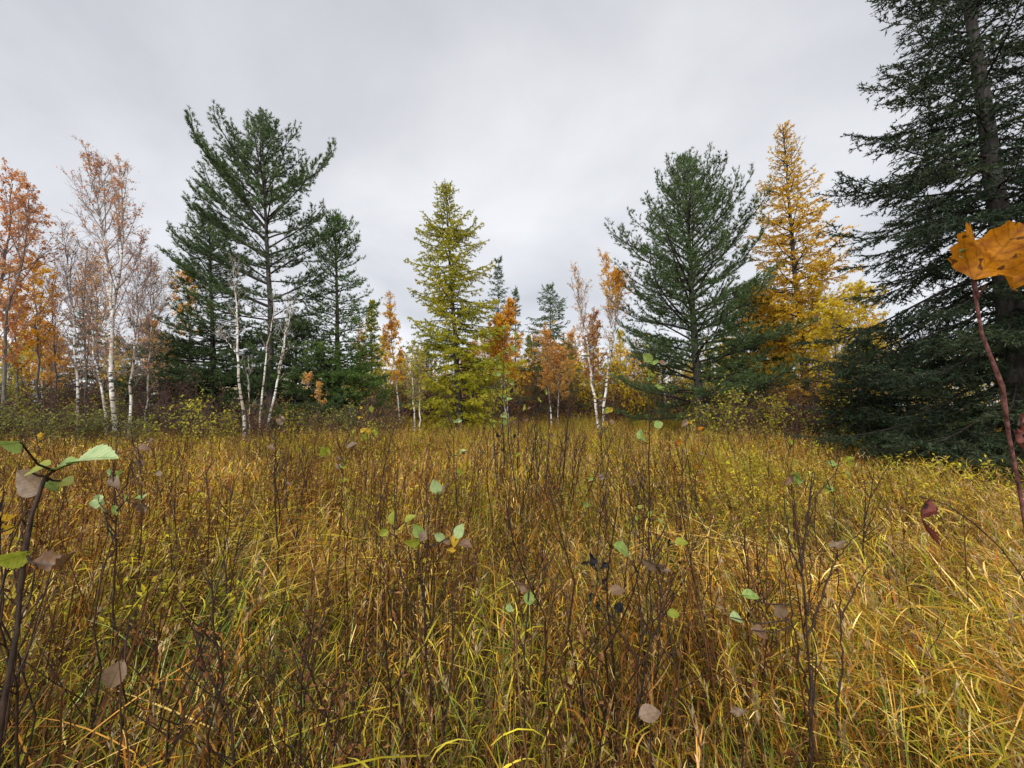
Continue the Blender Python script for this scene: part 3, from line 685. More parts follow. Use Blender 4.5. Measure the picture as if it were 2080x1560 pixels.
# ------------------------------------------------------------------ grass: instanced clumps over the meadow
def ribbons(base, az, th0, bend, L, wd, S=5, pw=1.4, twist=None, rng=None):
    """Bent grass blades. Returns verts and quads."""
    n = len(az); t = np.linspace(0, 1, S + 1)
    th = th0[:, None] + bend[:, None] * t[None] ** pw
    dz = np.cos(th); dr = np.sin(th)
    st = (L / S)[:, None]
    r = np.concatenate([np.zeros((n, 1)), np.cumsum(dr[:, :-1] * st, 1)], 1); z = np.concatenate([np.zeros((n, 1)), np.cumsum(dz[:, :-1] * st, 1)], 1)
    P = base[:, None] + np.stack([r * np.cos(az)[:, None], r * np.sin(az)[:, None], z], -1)
    wv = wd[:, None] * np.array([.7] + [1.0] * (S - 2) + [.7, .08])[None] * .5
    ta = az + np.pi / 2 + (twist if twist is not None else 0)
    s = np.stack([np.cos(ta), np.sin(ta), np.zeros(n)], 1)[:, None] * wv[..., None]
    V = np.stack([P - s, P + s], 2).reshape(-1, 3)
    i = np.arange(n)[:, None] * (S + 1) * 2 + np.arange(S)[None] * 2
    f = np.stack([i, i + 1, i + 3, i + 2], -1).reshape(-1, 4)
    return V, f, P
GREEN = [(.07, .14, .018), (.27, .39, .07), (.60, .70, .26)]
OLIVE = [(.16, .14, .010), (.43, .36, .022), (.70, .56, .06)]
STRAW = [(.28, .12, .014), (.64, .37, .04), (.92, .72, .27)]
RUST = [(.18, .06, .012), (.48, .18, .025), (.80, .44, .09)]
DRK = [(.045, .018, .008), (.095, .042, .017), (.18, .095, .04)]
SRC = bpy.data.collections.new('grass_sources')      # not linked: only feeds the instancing
def src(name, g, mat):
    o = bpy.data.objects.new(name, g.mesh(name, mat)); return o
def grass_clump(seed, n, H, cols, wd=.006, spread=.14, th=.25, bend=(.3, 1.6), col2=None, mixp=.25):
    rng = np.random.default_rng(seed); g = G()
    b = rng.normal(0, spread, (n, 3)); b[:, 2] = -.02
    V, f, P = ribbons(b, rng.uniform(0, 6.28, n), np.abs(rng.normal(0, th, n)), rng.uniform(*bend, n), H * rng.uniform(.45, 1.1, n), wd * rng.uniform(.6, 1.4, n), 5, 1.5, rng.normal(0, .5, n))
    c = pal(cols, rng.uniform(0, 1, n))
    if col2: c = np.where((rng.uniform(0, 1, n) < mixp)[:, None], pal(col2, rng.uniform(0, 1, n)), c)
    g.add(V, f, np.repeat(c, 5, 0), True); return g
def stalk_clump(seed, n, H, cols, spread=.13, leafL=.2, colstem=None):
    rng = np.random.default_rng(seed); g = G()
    b = rng.normal(0, spread, (n, 3)); b[:, 2] = -.02; Hs = H * rng.uniform(.6, 1.1, n)
    V, f, P = ribbons(b, rng.uniform(0, 6.28, n), np.abs(rng.normal(0, .12, n)), rng.uniform(0, .25, n), Hs, .0035 * np.ones(n), 4)
    g.add(V, f, np.repeat(pal(colstem or cols, rng.uniform(.1, .7, n)), 4, 0))
    hx = np.repeat(np.arange(n), 9); hu = rng.uniform(.86, 1.0, len(hx)); q4 = np.linspace(0, 1, 5)      # seed heads on every third stalk
    hx = hx[hx % 3 == 0]; hu = hu[:len(hx)]
    hb = np.stack([[np.interp(hu[q], q4, P[hx[q], :, j]) for j in range(3)] for q in range(len(hx))])
    g.add(*leafquads(rng, hb, nrm(rng.normal(0, .35, hb.shape) + np.array([0, 0, 1.])), rng.uniform(.02, .045, len(hx)), rng.uniform(.004, .008, len(hx))), pal([(.22, .12, .05), (.42, .28, .13), (.60, .46, .26)], rng.uniform(0, 1, len(hx))))
    k = 7; ix = np.repeat(np.arange(n), k); u = np.tile(np.linspace(.25, .98, k), n) + rng.normal(0, .03, n * k)
    bl = np.stack([[np.interp(u[q], np.linspace(0, 1, 5), P[ix[q], :, j]) for j in range(3)] for q in range(n * k)])
    m = n * k; L = leafL * rng.uniform(.5, 1.3, m)
    V, f, _ = ribbons(bl, rng.uniform(0, 6.28, m), rng.uniform(.2, .7, m), rng.uniform(.6, 2.9, m), L,   .0038 * rng.uniform(.5, 1.5, m), 4, 1.2, rng.normal(0, .7, m))
    g.add(V, f, np.repeat(pal(cols, rng.uniform(0, 1, m)), 4, 0), True); return g
def litter_clump(seed, n, cols, z0=.10, zs=.09, wd=.006):
    rng = np.random.default_rng(seed); g = G()
    b = rng.normal(0, .2, (n, 3)); b[:, 2] = np.abs(rng.normal(z0, zs, n))
    V, f, _ = ribbons(b, rng.uniform(0, 6.28, n), rng.normal(1.3, .25, n), rng.normal(.2, .5, n), rng.uniform(.15, .5, n), wd * rng.uniform(.6, 1.5, n), 4, 1.2, rng.normal(0, .8, n))
    g.add(V, f, np.repeat(pal(cols, rng.uniform(0, 1, n)), 4, 0), True); return g
def weed_clump(seed, n, H, lcols, leaves=14, lsize=.032, twigs=3):
    """Thin woody stems with small withered leaves."""
    rng = np.random.default_rng(seed); g = G()
    b = rng.normal(0, .13, (n, 3)); b[:, 2] = -.02; L = H * rng.uniform(.55, 1.1, n)
    d = nrm(np.stack([rng.normal(0, .09, n), rng.normal(0, .09, n), np.ones(n)], 1)); tt = np.linspace(0, 1, 5)[None, :, None]
    P = b[:, None] + d[:, None] * L[:, None, None] * tt; P[:, 1:] += rng.normal(0, .012, (n, 4, 3)).cumsum(1)
    g.add(*tubes(P, (.0042 * (1 - .6 * tt[0, :, 0]))[None].repeat(n, 0), 3), pal(DRK, rng.uniform(0, 1, n * 12)))
    c = n * twigs; ix = np.repeat(np.arange(n), twigs); u = rng.uniform(.5, 1, c)
    b2 = np.stack([[np.interp(u[q], np.linspace(0, 1, 5), P[ix[q], :, j]) for j in range(3)] for q in range(c)])
    e2 = b2 + nrm(d[ix] + rng.normal(0, .4, (c, 3))) * (H * rng.uniform(.08, .25, c))[:, None]
    g.add(*sticks(b2, e2, .0018, .001), pal(DRK, rng.uniform(0, 1, c * 3)))
    m = n * leaves; ix = rng.integers(0, n, m); u = rng.uniform(.25, 1, m)
    bl = np.stack([[np.interp(u[q], np.linspace(0, 1, 5), P[ix[q], :, j]) for j in range(3)] for q in range(m)])
    Ls = lsize * rng.uniform(.5, 1.4, m)
    g.add(*leafquads(rng, bl, nrm(rng.normal(0, 1, bl.shape) + np.array([0, 0, .1])), Ls, Ls * .45), pal(lcols, rng.uniform(0, 1, m))); return g
GOLDL = [(.50, .29, .02), (.74, .50, .035), (.85, .66, .12)]
LITTER = [(.03, .015, .007), (.10, .05, .018), (.34, .20, .06)]
def forb_clump(seed, n, cols, H=.45, lsize=.06, per=12):
    rng = np.random.default_rng(seed); g = G()
    b = rng.normal(0, .10, (n, 3)); b[:, 2] = -.02; L = H * rng.uniform(.6, 1.1, n); d = nrm(np.stack([rng.normal(0, .2, n), rng.normal(0, .2, n), np.ones(n)], 1))
    g.add(*sticks(b, b + d * L[:, None], .0026, .0012), pal(DRK, rng.uniform(.3, 1, n * 3)))
    m = n * per; ix = rng.integers(0, n, m); u = rng.uniform(.3, 1, m); bl = b[ix] + d[ix] * (L[ix] * u)[:, None]
    dl = nrm(np.stack([rng.normal(0, 1, m), rng.normal(0, 1, m), rng.normal(.3, .35, m)], 1)); Ls = lsize * rng.uniform(.6, 1.3, m)
    g.add(*leafquads(rng, bl, dl, Ls, Ls * .35, np.tile([0, 0, 1.], (m, 1)) + rng.normal(0, .3, (m, 3))), pal(cols, rng.uniform(.2, 1, m))); return g

def scatter(name, label, cat, srcs, pts, rot, scl, idx):
    """One object that instances the source clumps on its points."""
    col = bpy.data.collections.new(name + '_sources')
    for k, s in enumerate(srcs): s.name = f'{name}_clump_{k:02d}'; col.objects.link(s)
    me = bpy.data.meshes.new(name); me.vertices.add(len(pts)); me.vertices.foreach_set('co', pts.astype(np.float32).ravel())
    a = me.attributes.new('rot', 'FLOAT_VECTOR', 'POINT'); a.data.foreach_set('vector', rot.astype(np.float32).ravel())
    a = me.attributes.new('scl', 'FLOAT', 'POINT'); a.data.foreach_set('value', scl.astype(np.float32))
    a = me.attributes.new('idx', 'INT', 'POINT'); a.data.foreach_set('value', idx.astype(np.int32))
    o = bpy.data.objects.new(name, me); COL.objects.link(o); o['kind'] = 'stuff'; o['label'] = label; o['category'] = cat
    ng = bpy.data.node_groups.new(name, 'GeometryNodeTree')
    ng.interface.new_socket('Geometry', in_out='INPUT', socket_type='NodeSocketGeometry'); ng.interface.new_socket('Geometry', in_out='OUTPUT', socket_type='NodeSocketGeometry')
    gi = ng.nodes.new('NodeGroupInput'); go = ng.nodes.new('NodeGroupOutput')
    ip = ng.nodes.new('GeometryNodeInstanceOnPoints'); ci = ng.nodes.new('GeometryNodeCollectionInfo')
    ci.inputs['Collection'].default_value = col; ci.inputs['Separate Children'].default_value = True; ci.inputs['Reset Children'].default_value = True
    def na(nm, typ):
        q = ng.nodes.new('GeometryNodeInputNamedAttribute'); q.data_type = typ; q.inputs['Name'].default_value = nm; return [s for s in q.outputs if s.enabled][0]
    er = ng.nodes.new('FunctionNodeEulerToRotation')
    L = ng.links.new
    L(gi.outputs[0], ip.inputs['Points']); L(ci.outputs[0], ip.inputs['Instance']); ip.inputs['Pick Instance'].default_value = True
    L(na('idx', 'INT'), ip.inputs['Instance Index']); L(na('rot', 'FLOAT_VECTOR'), er.inputs[0]); L(er.outputs[0], ip.inputs['Rotation'])
    L(na('scl', 'FLOAT'), ip.inputs['Scale']); L(ip.outputs[0], go.inputs[0])
    md = o.modifiers.new('scatter', 'NODES'); md.node_group = ng
    return o
def field_pts(rng, bands):
    """Random points in the wedge the camera looks along; bands = (Y0, Y1, per square metre)."""
    out = []
    for Y0, Y1, den in bands:
        W = lambda y: 1.36 * np.maximum(y, 0) + 1.6
        xm = W(Y1); n = int(2 * xm * (Y1 - Y0) * den)
        x = rng.uniform(-xm, xm, n); y = rng.uniform(Y0, Y1, n); k = np.abs(x) < W(y)
        out.append(np.stack([x[k], y[k]], 1))
    return np.concatenate(out)
def lean_rot(rng, x, y, amt):
    """Euler angles: random turn, then tipped over the way the grass lies at (x, y)."""
    n = len(x)
    right = np.clip((x - .4) / 1.2, 0, 1) * np.clip((9 - y) / 5, 0, 1); left = np.clip((-x - .4) / 1.2, 0, 1) * np.clip((7 - y) / 4, 0, 1)
    lx = -.42 * right + .30 * left + rng.normal(0, .20, n); ly = .20 * right + .12 * left + rng.normal(0, .20, n)
    lx, ly = lx * amt, ly * amt
    z = nrm(np.stack([lx, ly, np.ones(n)], 1)); a = rng.uniform(0, 6.283, n)
    t = np.stack([np.cos(a), np.sin(a), np.zeros(n)], 1); xx = nrm(t - z * (t * z).sum(1, keepdims=True)); yy = np.cross(z, xx)
    # columns xx, yy, z
    return np.stack([np.arctan2(yy[:, 2], z[:, 2]), -np.arcsin(np.clip(xx[:, 2], -1, 1)), np.arctan2(xx[:, 1], xx[:, 0])], 1)
def in_spruce(x, y): return (np.hypot((x - 9.4) / 3.3, (y - 7.3) / 3.0) < 1)

def meadow():
    rng = np.random.default_rng(31)
    # living and straw grass
    S = []
    for k in range(4): S.append(src('a', grass_clump(300 + k, 52, .54, GREEN, .0034, .15, .36, (.0, 1.9), col2=OLIVE, mixp=.4), M_blade))          # 0-3 green
    for k in range(4): S.append(src('a', grass_clump(310 + k, 52, .56, OLIVE, .0031, .15, .36, (.0, 1.9), col2=STRAW, mixp=.35), M_blade))          # 4-7 olive
    for k in range(4): S.append(src('a', stalk_clump(320 + k, 20, .74, RUST if k in (1, 3) else STRAW, .14, .105), M_blade))                                  # 8-11 straw stalks
    for k in range(3): S.append(src('a', stalk_clump(330 + k, 16, .70, OLIVE, .14, .13, GREEN), M_blade))                          # 12-14 green stalks
    for k in range(2): S.append(src('a', grass_clump(340 + k, 12, .55, GREEN, .007, .06, .3, (.5, 1.6)), M_blade))                 # 15-16 broad
    p = field_pts(rng, [(.5, 3, 80), (3, 7, 48), (7, 14, 26), (14, 26, 12), (26, 40, 6)])
    x, y = p[:, 0], p[:, 1]; k = ~in_spruce(x, y) & (rng.uniform(0, 1, len(x)) < np.where(noise2(x, y, .55, 3) < .42, .42, 1.0)); x, y = x[k], y[k]; n = len(x)
    g = np.clip((noise2(x, y, 1.5, 1) - .5) * 2.2 + .55, 0, 1.2) + .12 * np.clip(x / np.maximum(y, 1), -1, 1); r = rng.uniform(0, 1, n); gold = noise2(x, y, 2.3, 4)
    idx = np.where(r < .07 + .36 * g, rng.integers(0, 4, n), np.where(r < .34 + .2 * g, rng.integers(4, 8, n), np.where(r < .82, rng.integers(8, 12, n), np.where(r < .985, rng.integers(12, 15, n), rng.integers(15, 17, n)))))
    swap = (gold > .58) & (rng.uniform(0, 1, n) < .5); idx = np.where(swap, rng.integers(8, 12, n), idx)
    # further out the grass gives way to low leafy growth
    for j, (c, hh, nn, ls) in enumerate([(YGREEN, .72, 7, .05), (OLIVE, .75, 8, .045), (GOLDL, .70, 7, .045), (RUSTY, .74, 8, .04), (YGREEN, .62, 8, .055), (YGREEN, .66, 8, .05)]): S.append(src('a', forb_clump(380 + j, nn, c, hh, ls, 18), M_forb))   # 17-22
    leafy = rng.uniform(0, 1, n) < np.interp(y, [1.6, 3.5, 6, 14, 30], [.0, .16, .5, .62, .7]); idx = np.where(leafy, rng.integers(17, 23, n), idx)
    # greener patches: left foreground, right middle ground
    gr = np.exp(-((x + 1.3) ** 2 + (y - 1.6) ** 2) / 1.2) + .8 * np.exp(-((x - 2.6) ** 2 / 3 + (y - 4.0) ** 2 / 4)) + .5 * np.exp(-((x - .1) ** 2 / .3 + (y - 1.9) ** 2 / .5))
    idx = np.where((rng.uniform(0, 1, n) < .8 * gr) & (idx > 3) & (idx < 12), rng.integers(0, 4, n), idx)
    scl = rng.uniform(.6, 1.2, n) * (.78 + .42 * noise2(x, y, 1.1, 6)) * np.interp(y, [.5, 1.0, 1.8], [.55, .75, 1.0]) * np.where(y > 18, 1.25, 1)
    scatter('meadow_grass', 'tall tangled meadow grass turning from green to straw', 'grass', S, np.stack([x, y, ground_z(x, y)], 1), lean_rot(rng, x, y, 1.0), scl, idx)
    # matted dead grass below
    S = [src('a', litter_clump(350 + k, 60, c), M_blade) for k, c in enumerate([LITTER, LITTER, LITTER, LITTER])] + [src('a', litter_clump(355 + k, 26, c, .36, .11, .0045), M_blade) for k, c in enumerate([STRAW, RUST, OLIVE])]
    p = field_pts(rng, [(.8, 3, 34), (3, 8, 18), (8, 18, 6)]); x, y = p[:, 0], p[:, 1]; n = len(x)
    scatter('dead_grass', 'matted dead grass lying under the standing blades', 'dead grass', S, np.stack([x, y, ground_z(x, y)], 1), lean_rot(rng, x, y, .3), rng.uniform(.8, 1.3, n), np.where(noise2(x, y, .7, 8) > rng.uniform(.42, .88, n), rng.integers(4, 7, n), rng.integers(0, 4, n)))
    # low brown woody weeds
    S = [src('a', weed_clump(360 + k, 8, .98, c, 7, .024, 1), M_dry) for k, c in enumerate([BRN, DRK, BRN, DRK, DRK])]
    p = field_pts(rng, [(.9, 3, 26), (3, 8, 20), (8, 18, 9), (18, 30, 3)]); x, y = p[:, 0], p[:, 1]
    a = x / np.maximum(y, .8); dens = np.clip(.85 - .75 * a, .18, 1) * np.clip(-.8 + 3.2 * noise2(x, y, .7, 7), .14, 1) * np.interp(y, [.9, 2.5, 6, 12], [.55, .62, .5, .36]); k = (rng.uniform(0, 1, len(x)) < dens) & ~in_spruce(x, y); x, y = x[k], y[k]; n = len(x)
    scatter('brown_weeds', 'thicket of withered brown weeds standing among the grass', 'weeds', S, np.stack([x, y, ground_z(x, y)], 1), lean_rot(rng, x, y, .5), rng.uniform(.7, 1.2, n), rng.integers(0, 5, n))
    # leafy forbs
    S = [src('a', forb_clump(370, 4, GREEN, .4, .045), M_leaf), src('a', forb_clump(371, 4, YGREEN), M_leaf), src('a', forb_clump(372, 3, YELLOW, .5, .045), M_leaf), src('a', forb_clump(373, 4, YGREEN, .6, .05), M_leaf)]
    p = field_pts(rng, [(1.0, 3, 2.2), (3, 8, 3.0), (8, 18, 1.6)]); x, y = p[:, 0], p[:, 1]; n = len(x)
    scatter('leafy_weeds', 'small leafy green and yellow weeds scattered through the grass', 'weeds', S, np.stack([x, y, ground_z(x, y)], 1), lean_rot(rng, x, y, .5), rng.uniform(.8, 1.3, n) * np.interp(y, [1, 3], [.7, 1]), rng.choice(4, n, p=[.4, .3, .08, .22]))
meadow()

# ------------------------------------------------------------------ single leaves, saplings and weed stems
def leaf_mesh(name, aspect, tooth, fold, curl, n=9, wave=0.0, seed=0):
    rng = np.random.default_rng(seed); s = np.linspace(0, 1, n)
    wv = aspect * .5 * np.sin(np.pi * s ** .78) ** .9; wv[0] = .01; wv[-1] = .002
    tt = np.where(np.arange(n) % 2, 1 + tooth, 1 - tooth); wv = wv * tt
    def pt(xx, yy):
        z = abs(xx) * math.tan(fold) + curl * (yy - .3) ** 2 + wave * math.sin(yy * 9 + xx * 5) * abs(xx)
        return (xx, yy, z)
    V = []
    for k in range(n): V += [pt(-wv[k], s[k] + .02 * (k % 2)), pt(-wv[k] * .5, s[k]), pt(0, s[k]), pt(wv[k] * .5, s[k]), pt(wv[k], s[k] + .02 * (k % 2))]
    f = [[k * 5 + j, k * 5 + j + 1, k * 5 + 5 + j + 1, k * 5 + 5 + j] for k in range(n - 1) for j in range(4)]
    g = G(); g.add(np.array(V), np.array(f), (1, 1, 1), True)
    return g
def blade_mat(name, c1, c2, spot, trans=.3, spotpos=.66, spec=.4, nsc=4.5):
    m, t = mat_new(name); o = N(t, 'ShaderNodeOutputMaterial'); tc = N(t, 'ShaderNodeTexCoord'); sp = N(t, 'ShaderNodeSeparateXYZ')
    t.links.new(tc.outputs['Object'], sp.inputs[0])
    ab = N(t, 'ShaderNodeMath', operation='ABSOLUTE'); t.links.new(sp.outputs[0], ab.inputs[0])
    ml = N(t, 'ShaderNodeMath', operation='MULTIPLY_ADD'); ml.inputs[1].default_value = -.8; t.links.new(ab.outputs[0], ml.inputs[0]); t.links.new(sp.outputs[1], ml.inputs[2])
    fr = N(t, 'ShaderNodeMath', operation='MULTIPLY'); fr.inputs[1].default_value = 8; t.links.new(ml.outputs[0], fr.inputs[0])
    pp = N(t, 'ShaderNodeMath', operation='FRACT'); t.links.new(fr.outputs[0], pp.inputs[0])
    lt = N(t, 'ShaderNodeMath', operation='LESS_THAN'); lt.inputs[1].default_value = .14; t.links.new(pp.outputs[0], lt.inputs[0])
    mr = N(t, 'ShaderNodeMath', operation='LESS_THAN'); mr.inputs[1].default_value = .018; t.links.new(ab.outputs[0], mr.inputs[0])
    mxv = N(t, 'ShaderNodeMath', operation='MAXIMUM'); t.links.new(lt.outputs[0], mxv.inputs[0]); t.links.new(mr.outputs[0], mxv.inputs[1])
    nz = N(t, 'ShaderNodeTexNoise'); nz.inputs['Scale'].default_value = nsc; nz.inputs['Detail'].default_value = 7
    oi = N(t, 'ShaderNodeObjectInfo'); ad = N(t, 'ShaderNodeVectorMath', operation='ADD')
    sc_ = N(t, 'ShaderNodeMath', operation='MULTIPLY'); sc_.inputs[1].default_value = 30; t.links.new(oi.outputs['Random'], sc_.inputs[0])
    t.links.new(tc.outputs['Object'], ad.inputs[0]); t.links.new(sc_.outputs[0], ad.inputs[1]); t.links.new(ad.outputs[0], nz.inputs['Vector'])
    cr = N(t, 'ShaderNodeValToRGB'); e = cr.color_ramp.elements; e[0].position = .3; e[0].color = (*c1, 1); e[1].position = .55; e[1].color = (*c2, 1)
    x = e.new(spotpos); x.color = (*c2, 1); x = e.new(min(spotpos + .05, 1)); x.color = (*spot, 1)
    t.links.new(nz.outputs[0], cr.inputs[0])
    vc = N(t, 'ShaderNodeMixRGB', blend_type='MULTIPLY'); vc.inputs[2].default_value = (.72, .72, .6, 1)
    t.links.new(mxv.outputs[0], vc.inputs[0]); t.links.new(cr.outputs[0], vc.inputs[1])
    p = N(t, 'ShaderNodeBsdfPrincipled'); p.inputs['Roughness'].default_value = .45; p.inputs['Specular IOR Level'].default_value = spec
    t.links.new(vc.outputs[0], p.inputs['Base Color'])
    bp = N(t, 'ShaderNodeBump'); bp.inputs['Strength'].default_value = .35; bp.inputs['Distance'].default_value = .02; t.links.new(mxv.outputs[0], bp.inputs['Height']); t.links.new(bp.outputs[0], p.inputs['Normal'])
    tr = N(t, 'ShaderNodeBsdfTranslucent'); t.links.new(vc.outputs[0], tr.inputs[0])
    mix = N(t, 'ShaderNodeMixShader'); mix.inputs[0].default_value = trans; t.links.new(p.outputs[0], mix.inputs[1]); t.links.new(tr.outputs[0], mix.inputs[2]); t.links.new(mix.outputs[0], o.inputs[0])
    return m
LM = {'green': blade_mat('green_leaf', (.14, .22, .04), (.27, .36, .09), (.10, .06, .03), .35, .70), 'lime': blade_mat('lime_leaf', (.22, .28, .02), (.34, .36, .04), (.14, .10, .02), .45),
      'pale': blade_mat('pale_leaf', (.24, .34, .13), (.36, .45, .20), (.12, .10, .05), .25, .74), 'brown': blade_mat('brown_leaf', (.10, .055, .03), (.18, .10, .055), (.06, .03, .02), .15),
      'tan': blade_mat('tan_leaf', (.12, .075, .045), (.20, .135, .085), (.14, .08, .05), .15), 'yellow': blade_mat('yellow_leaf', (.55, .33, .02), (.66, .44, .04), (.35, .14, .02), .45),
      'orange': blade_mat('orange_leaf', (.22, .065, .006), (.44, .17, .007), (.10, .035, .008), .35, .61, .12, 7.0), 'red': blade_mat('red_leaf', (.10, .025, .02), (.19, .05, .035), (.05, .02, .02), .2),
      'black': blade_mat('black_leaf', (.010, .010, .012), (.02, .02, .024), (.006, .006, .006), .02, .66, .08)}
LG = [leaf_mesh('leaf', .80, .035, .22, .10, 17), leaf_mesh('leaf', .66, .045, .42, -.30, 17), leaf_mesh('leaf', .80, .05, .30, .35, 19, .8), leaf_mesh('leaf', .42, .05, .75, .5, 17, .8), leaf_mesh('leaf', .26, .10, .9, .9, 17, 1.2), leaf_mesh('leaf', 1.02, .07, .14, .20, 27, .8)]
LMESH = {}
def leaf_data(shape, kind):
    if (shape, kind) not in LMESH: LMESH[(shape, kind)] = LG[shape].mesh('leaf', LM[kind])
    return LMESH[(shape, kind)]
def put_leaf(root, rloc, base, d, nv, size, kind, shape, label=None):
    """A leaf as a part of root: base point, direction of its tip, normal."""
    d = nrm(np.asarray(d, float)); z = nrm(np.asarray(nv, float) - d * np.dot(nv, d)); x = np.cross(d, z)
    o = bpy.data.objects.new('leaf', leaf_data(shape, kind)); COL.objects.link(o); o.parent = root
    m = Matrix(((x[0], d[0], z[0], 0), (x[1], d[1], z[1], 0), (x[2], d[2], z[2], 0), (0, 0, 0, 1))) @ Matrix.Diagonal((size, size, size, 1))
    m.translation = Vector(tuple(np.asarray(base) - rloc)); o.matrix_local = m
    if label: o['label'] = label
    return o
def curve_pts(pts, n):
    P = np.asarray(pts, float)
    if len(P) < 3: return resample(P, n)
    s = np.concatenate([[0], np.cumsum(np.linalg.norm(np.diff(P, axis=0), axis=1))]); q = np.linspace(0, s[-1], n)
    out = resample(P, n)
    for _ in range(2): out[1:-1] = .25 * out[:-2] + .5 * out[1:-1] + .25 * out[2:]
    return out
def Wfat(pl): return pl[0][2]
def hero(label, stems, leaves, seed, mat=None, name='sapling', cat='sapling', knob=.12):
    """stems: (list of (u, v, Y), base radius, tip radius), the first one starts at the ground; leaves: (u, v, Y, length px, tip angle deg, kind, shape[, tilt])."""
    rng = np.random.default_rng(seed)
    f0 = stems[0][0][0]; b = px(*f0); base = np.array([b[0], b[1], float(ground_z(b[0], b[1])) - .02])
    root = thing(name, label, cat, base); g = G(); AL = []
    for k, (pl, r0, r1) in enumerate(stems):
        W = [px(*q) for q in pl]
        if k == 0 and W[0][2] > base[2] + .05: W = [base] + W
        n = 22; C = curve_pts(W, n); L = np.linalg.norm(C[-1] - C[0]); C[1:-1] += rng.normal(0, .0035, (n - 2, 3)) * min(1, L * 2)
        rad = np.linspace(r0, r1, n) * (.85 if Wfat(pl) < .7 else (1.0 if Wfat(pl) < 1.34 else 1.2)); rad[3::4] *= 1 + knob * 2.2
        g.add(*tubes(C[None], rad[None], 7), (1, 1, 1), True); AL.append(C)
    A = np.concatenate(AL)
    P0 = []; P1 = []
    out = []
    for lf in leaves:
        u, v, Y, ln, ang, kind, shp = lf[:7]; tilt = lf[7] if len(lf) > 7 else rng.uniform(-.5, .5)
        c = px(u, v, Y); size = ln / F * Y; a = R(ang)
        d = np.array([math.cos(a), rng.uniform(-.25, .25), math.sin(a)]); nv = np.array([-math.sin(a) * tilt, -1.0, math.cos(a) * tilt + .45])
        d = nrm(d); bp = c - d * size * .5
        w = A[np.argmin(np.linalg.norm(A - bp - np.array([0, 0, -.02]), axis=1))]
        P0.append(w); P1.append(bp + d * size * .03); out.append((bp, d, nv, size, kind, shp))
    if P0:
        P0, P1 = np.array(P0), np.array(P1); mid = (P0 + P1) / 2 - np.array([0, 0, .1]) * np.linalg.norm(P1 - P0, axis=1)[:, None]
        P = np.stack([P0, (P0 + mid) / 2 * .98 + P0 * .02, mid, (mid + P1) / 2, P1], 1); g.add(*tubes(P, np.tile(np.array([.0028, .0025, .0022, .0020, .0017]), (len(P), 1)), 4), (1, 1, 1), True)
    g.build('stem', mat or M_stem, root, base)
    for (bp, d, nv, size, kind, shp) in out: put_leaf(root, base, bp, d, nv, size, kind, shp)
    return root
hero('thick dark sapling close at the left edge, green leaves at its bent tip',
     [([(0, 1500, .72), (28, 1290, .74), (52, 1100, .76), (78, 1000, .78), (92, 968, .79)], .0062, .0032), ([(92, 968, .79), (112, 955, .80), (150, 938, .82)], .0028, .0012),
      ([(52, 1066, .76), (44, 1054, .75)], .002, .001), ([(30, 1280, .74), (60, 1220, .78), (78, 1130, .8)], .0022, .001)],
     [(82, 952, .78, 55, 15, 'lime', 0, .9), (132, 945, .80, 60, 25, 'green', 1, 1.4), (190, 930, .82, 95, 12, 'pale', 1, 1.6), (136, 980, .82, 34, -10, 'lime', 0, .6),
      (62, 978, .80, 72, 145, 'tan', 0, .4), (108, 985, .84, 30, -60, 'green', 1), (20, 1135, .74, 66, 200, 'lime', 1, 1.2), (120, 1152, .72, 104, -4, 'brown', 4, 1.6), (16, 903, .70, 62, 190, 'green', 1, 1.5)], 1)
hero('dark stem with one big greyish brown leaf hanging low at the left foreground', [([(240, 1560, .95), (250, 1450, .96), (245, 1370, .97), (262, 1260, 1.0)], .003, .0016)], [(234, 1372, .95, 58, 250, 'tan', 1, .5)], 2)
hero('thin sapling with a crown of small green round leaves in the middle foreground', 
     [([(884, 1470, 1.42), (868, 1320, 1.42), (856, 1180, 1.43), (851, 1096, 1.44)], .0045, .002), ([(866, 1300, 1.42), (862, 1180, 1.4), (872, 1110, 1.4)], .0025, .001), ([(864, 1290, 1.42), (905, 1190, 1.46), (928, 1100, 1.48)], .003, .001), ([(868, 1330, 1.42), (826, 1220, 1.4), (800, 1075, 1.4)], .0026, .001)],
     [(850, 1078, 1.43, 32, 120, 'green', 0, .4), (836, 1101, 1.42, 36, 195, 'lime', 1, 1.0), (893, 1090, 1.42, 24, 150, 'pale', 0, .5), (934, 1079, 1.47, 32, 60, 'pale', 0, .5), (797, 1052, 1.4, 28, 90, 'lime', 1, .6),
      (833, 1053, 1.4, 26, 30, 'lime', 1, .9), (868, 1086, 1.4, 40, 55, 'tan', 3, .8), (906, 1098, 1.44, 22, -40, 'tan', 3), (779, 1082, 1.41, 22, 210, 'lime', 1), (925, 1098, 1.47, 28, 250, 'yellow', 1), (918, 1116, 1.45, 20, 180, 'yellow', 3), (945, 1106, 1.46, 30, -10, 'brown', 1, 1.2)], 3)
hero('sapling whose single pale green leaf is punched with two holes of brown, mid meadow', [([(882, 1090, 1.95), (884, 1040, 1.95), (888, 1000, 1.95)], .004, .0016)], [(886, 988, 1.95, 32, 110, 'pale', 0, .3), (902, 994, 1.96, 30, 30, 'tan', 3, .8)], 4)
hero('short sapling topped by one upright half shaded green leaf, centre foreground', [([(1068, 1420, 1.25), (1066, 1320, 1.26), (1072, 1225, 1.27)], .004, .0018), ([(1067, 1330, 1.26), (1048, 1270, 1.26), (1036, 1245, 1.26)], .002, .001)], [(1075, 1213, 1.27, 28, 85, 'green', 0, .3), (1035, 1234, 1.26, 19, 95, 'pale', 0, .3), (1062, 1186, 1.27, 34, 140, 'brown', 3, .9)], 5)
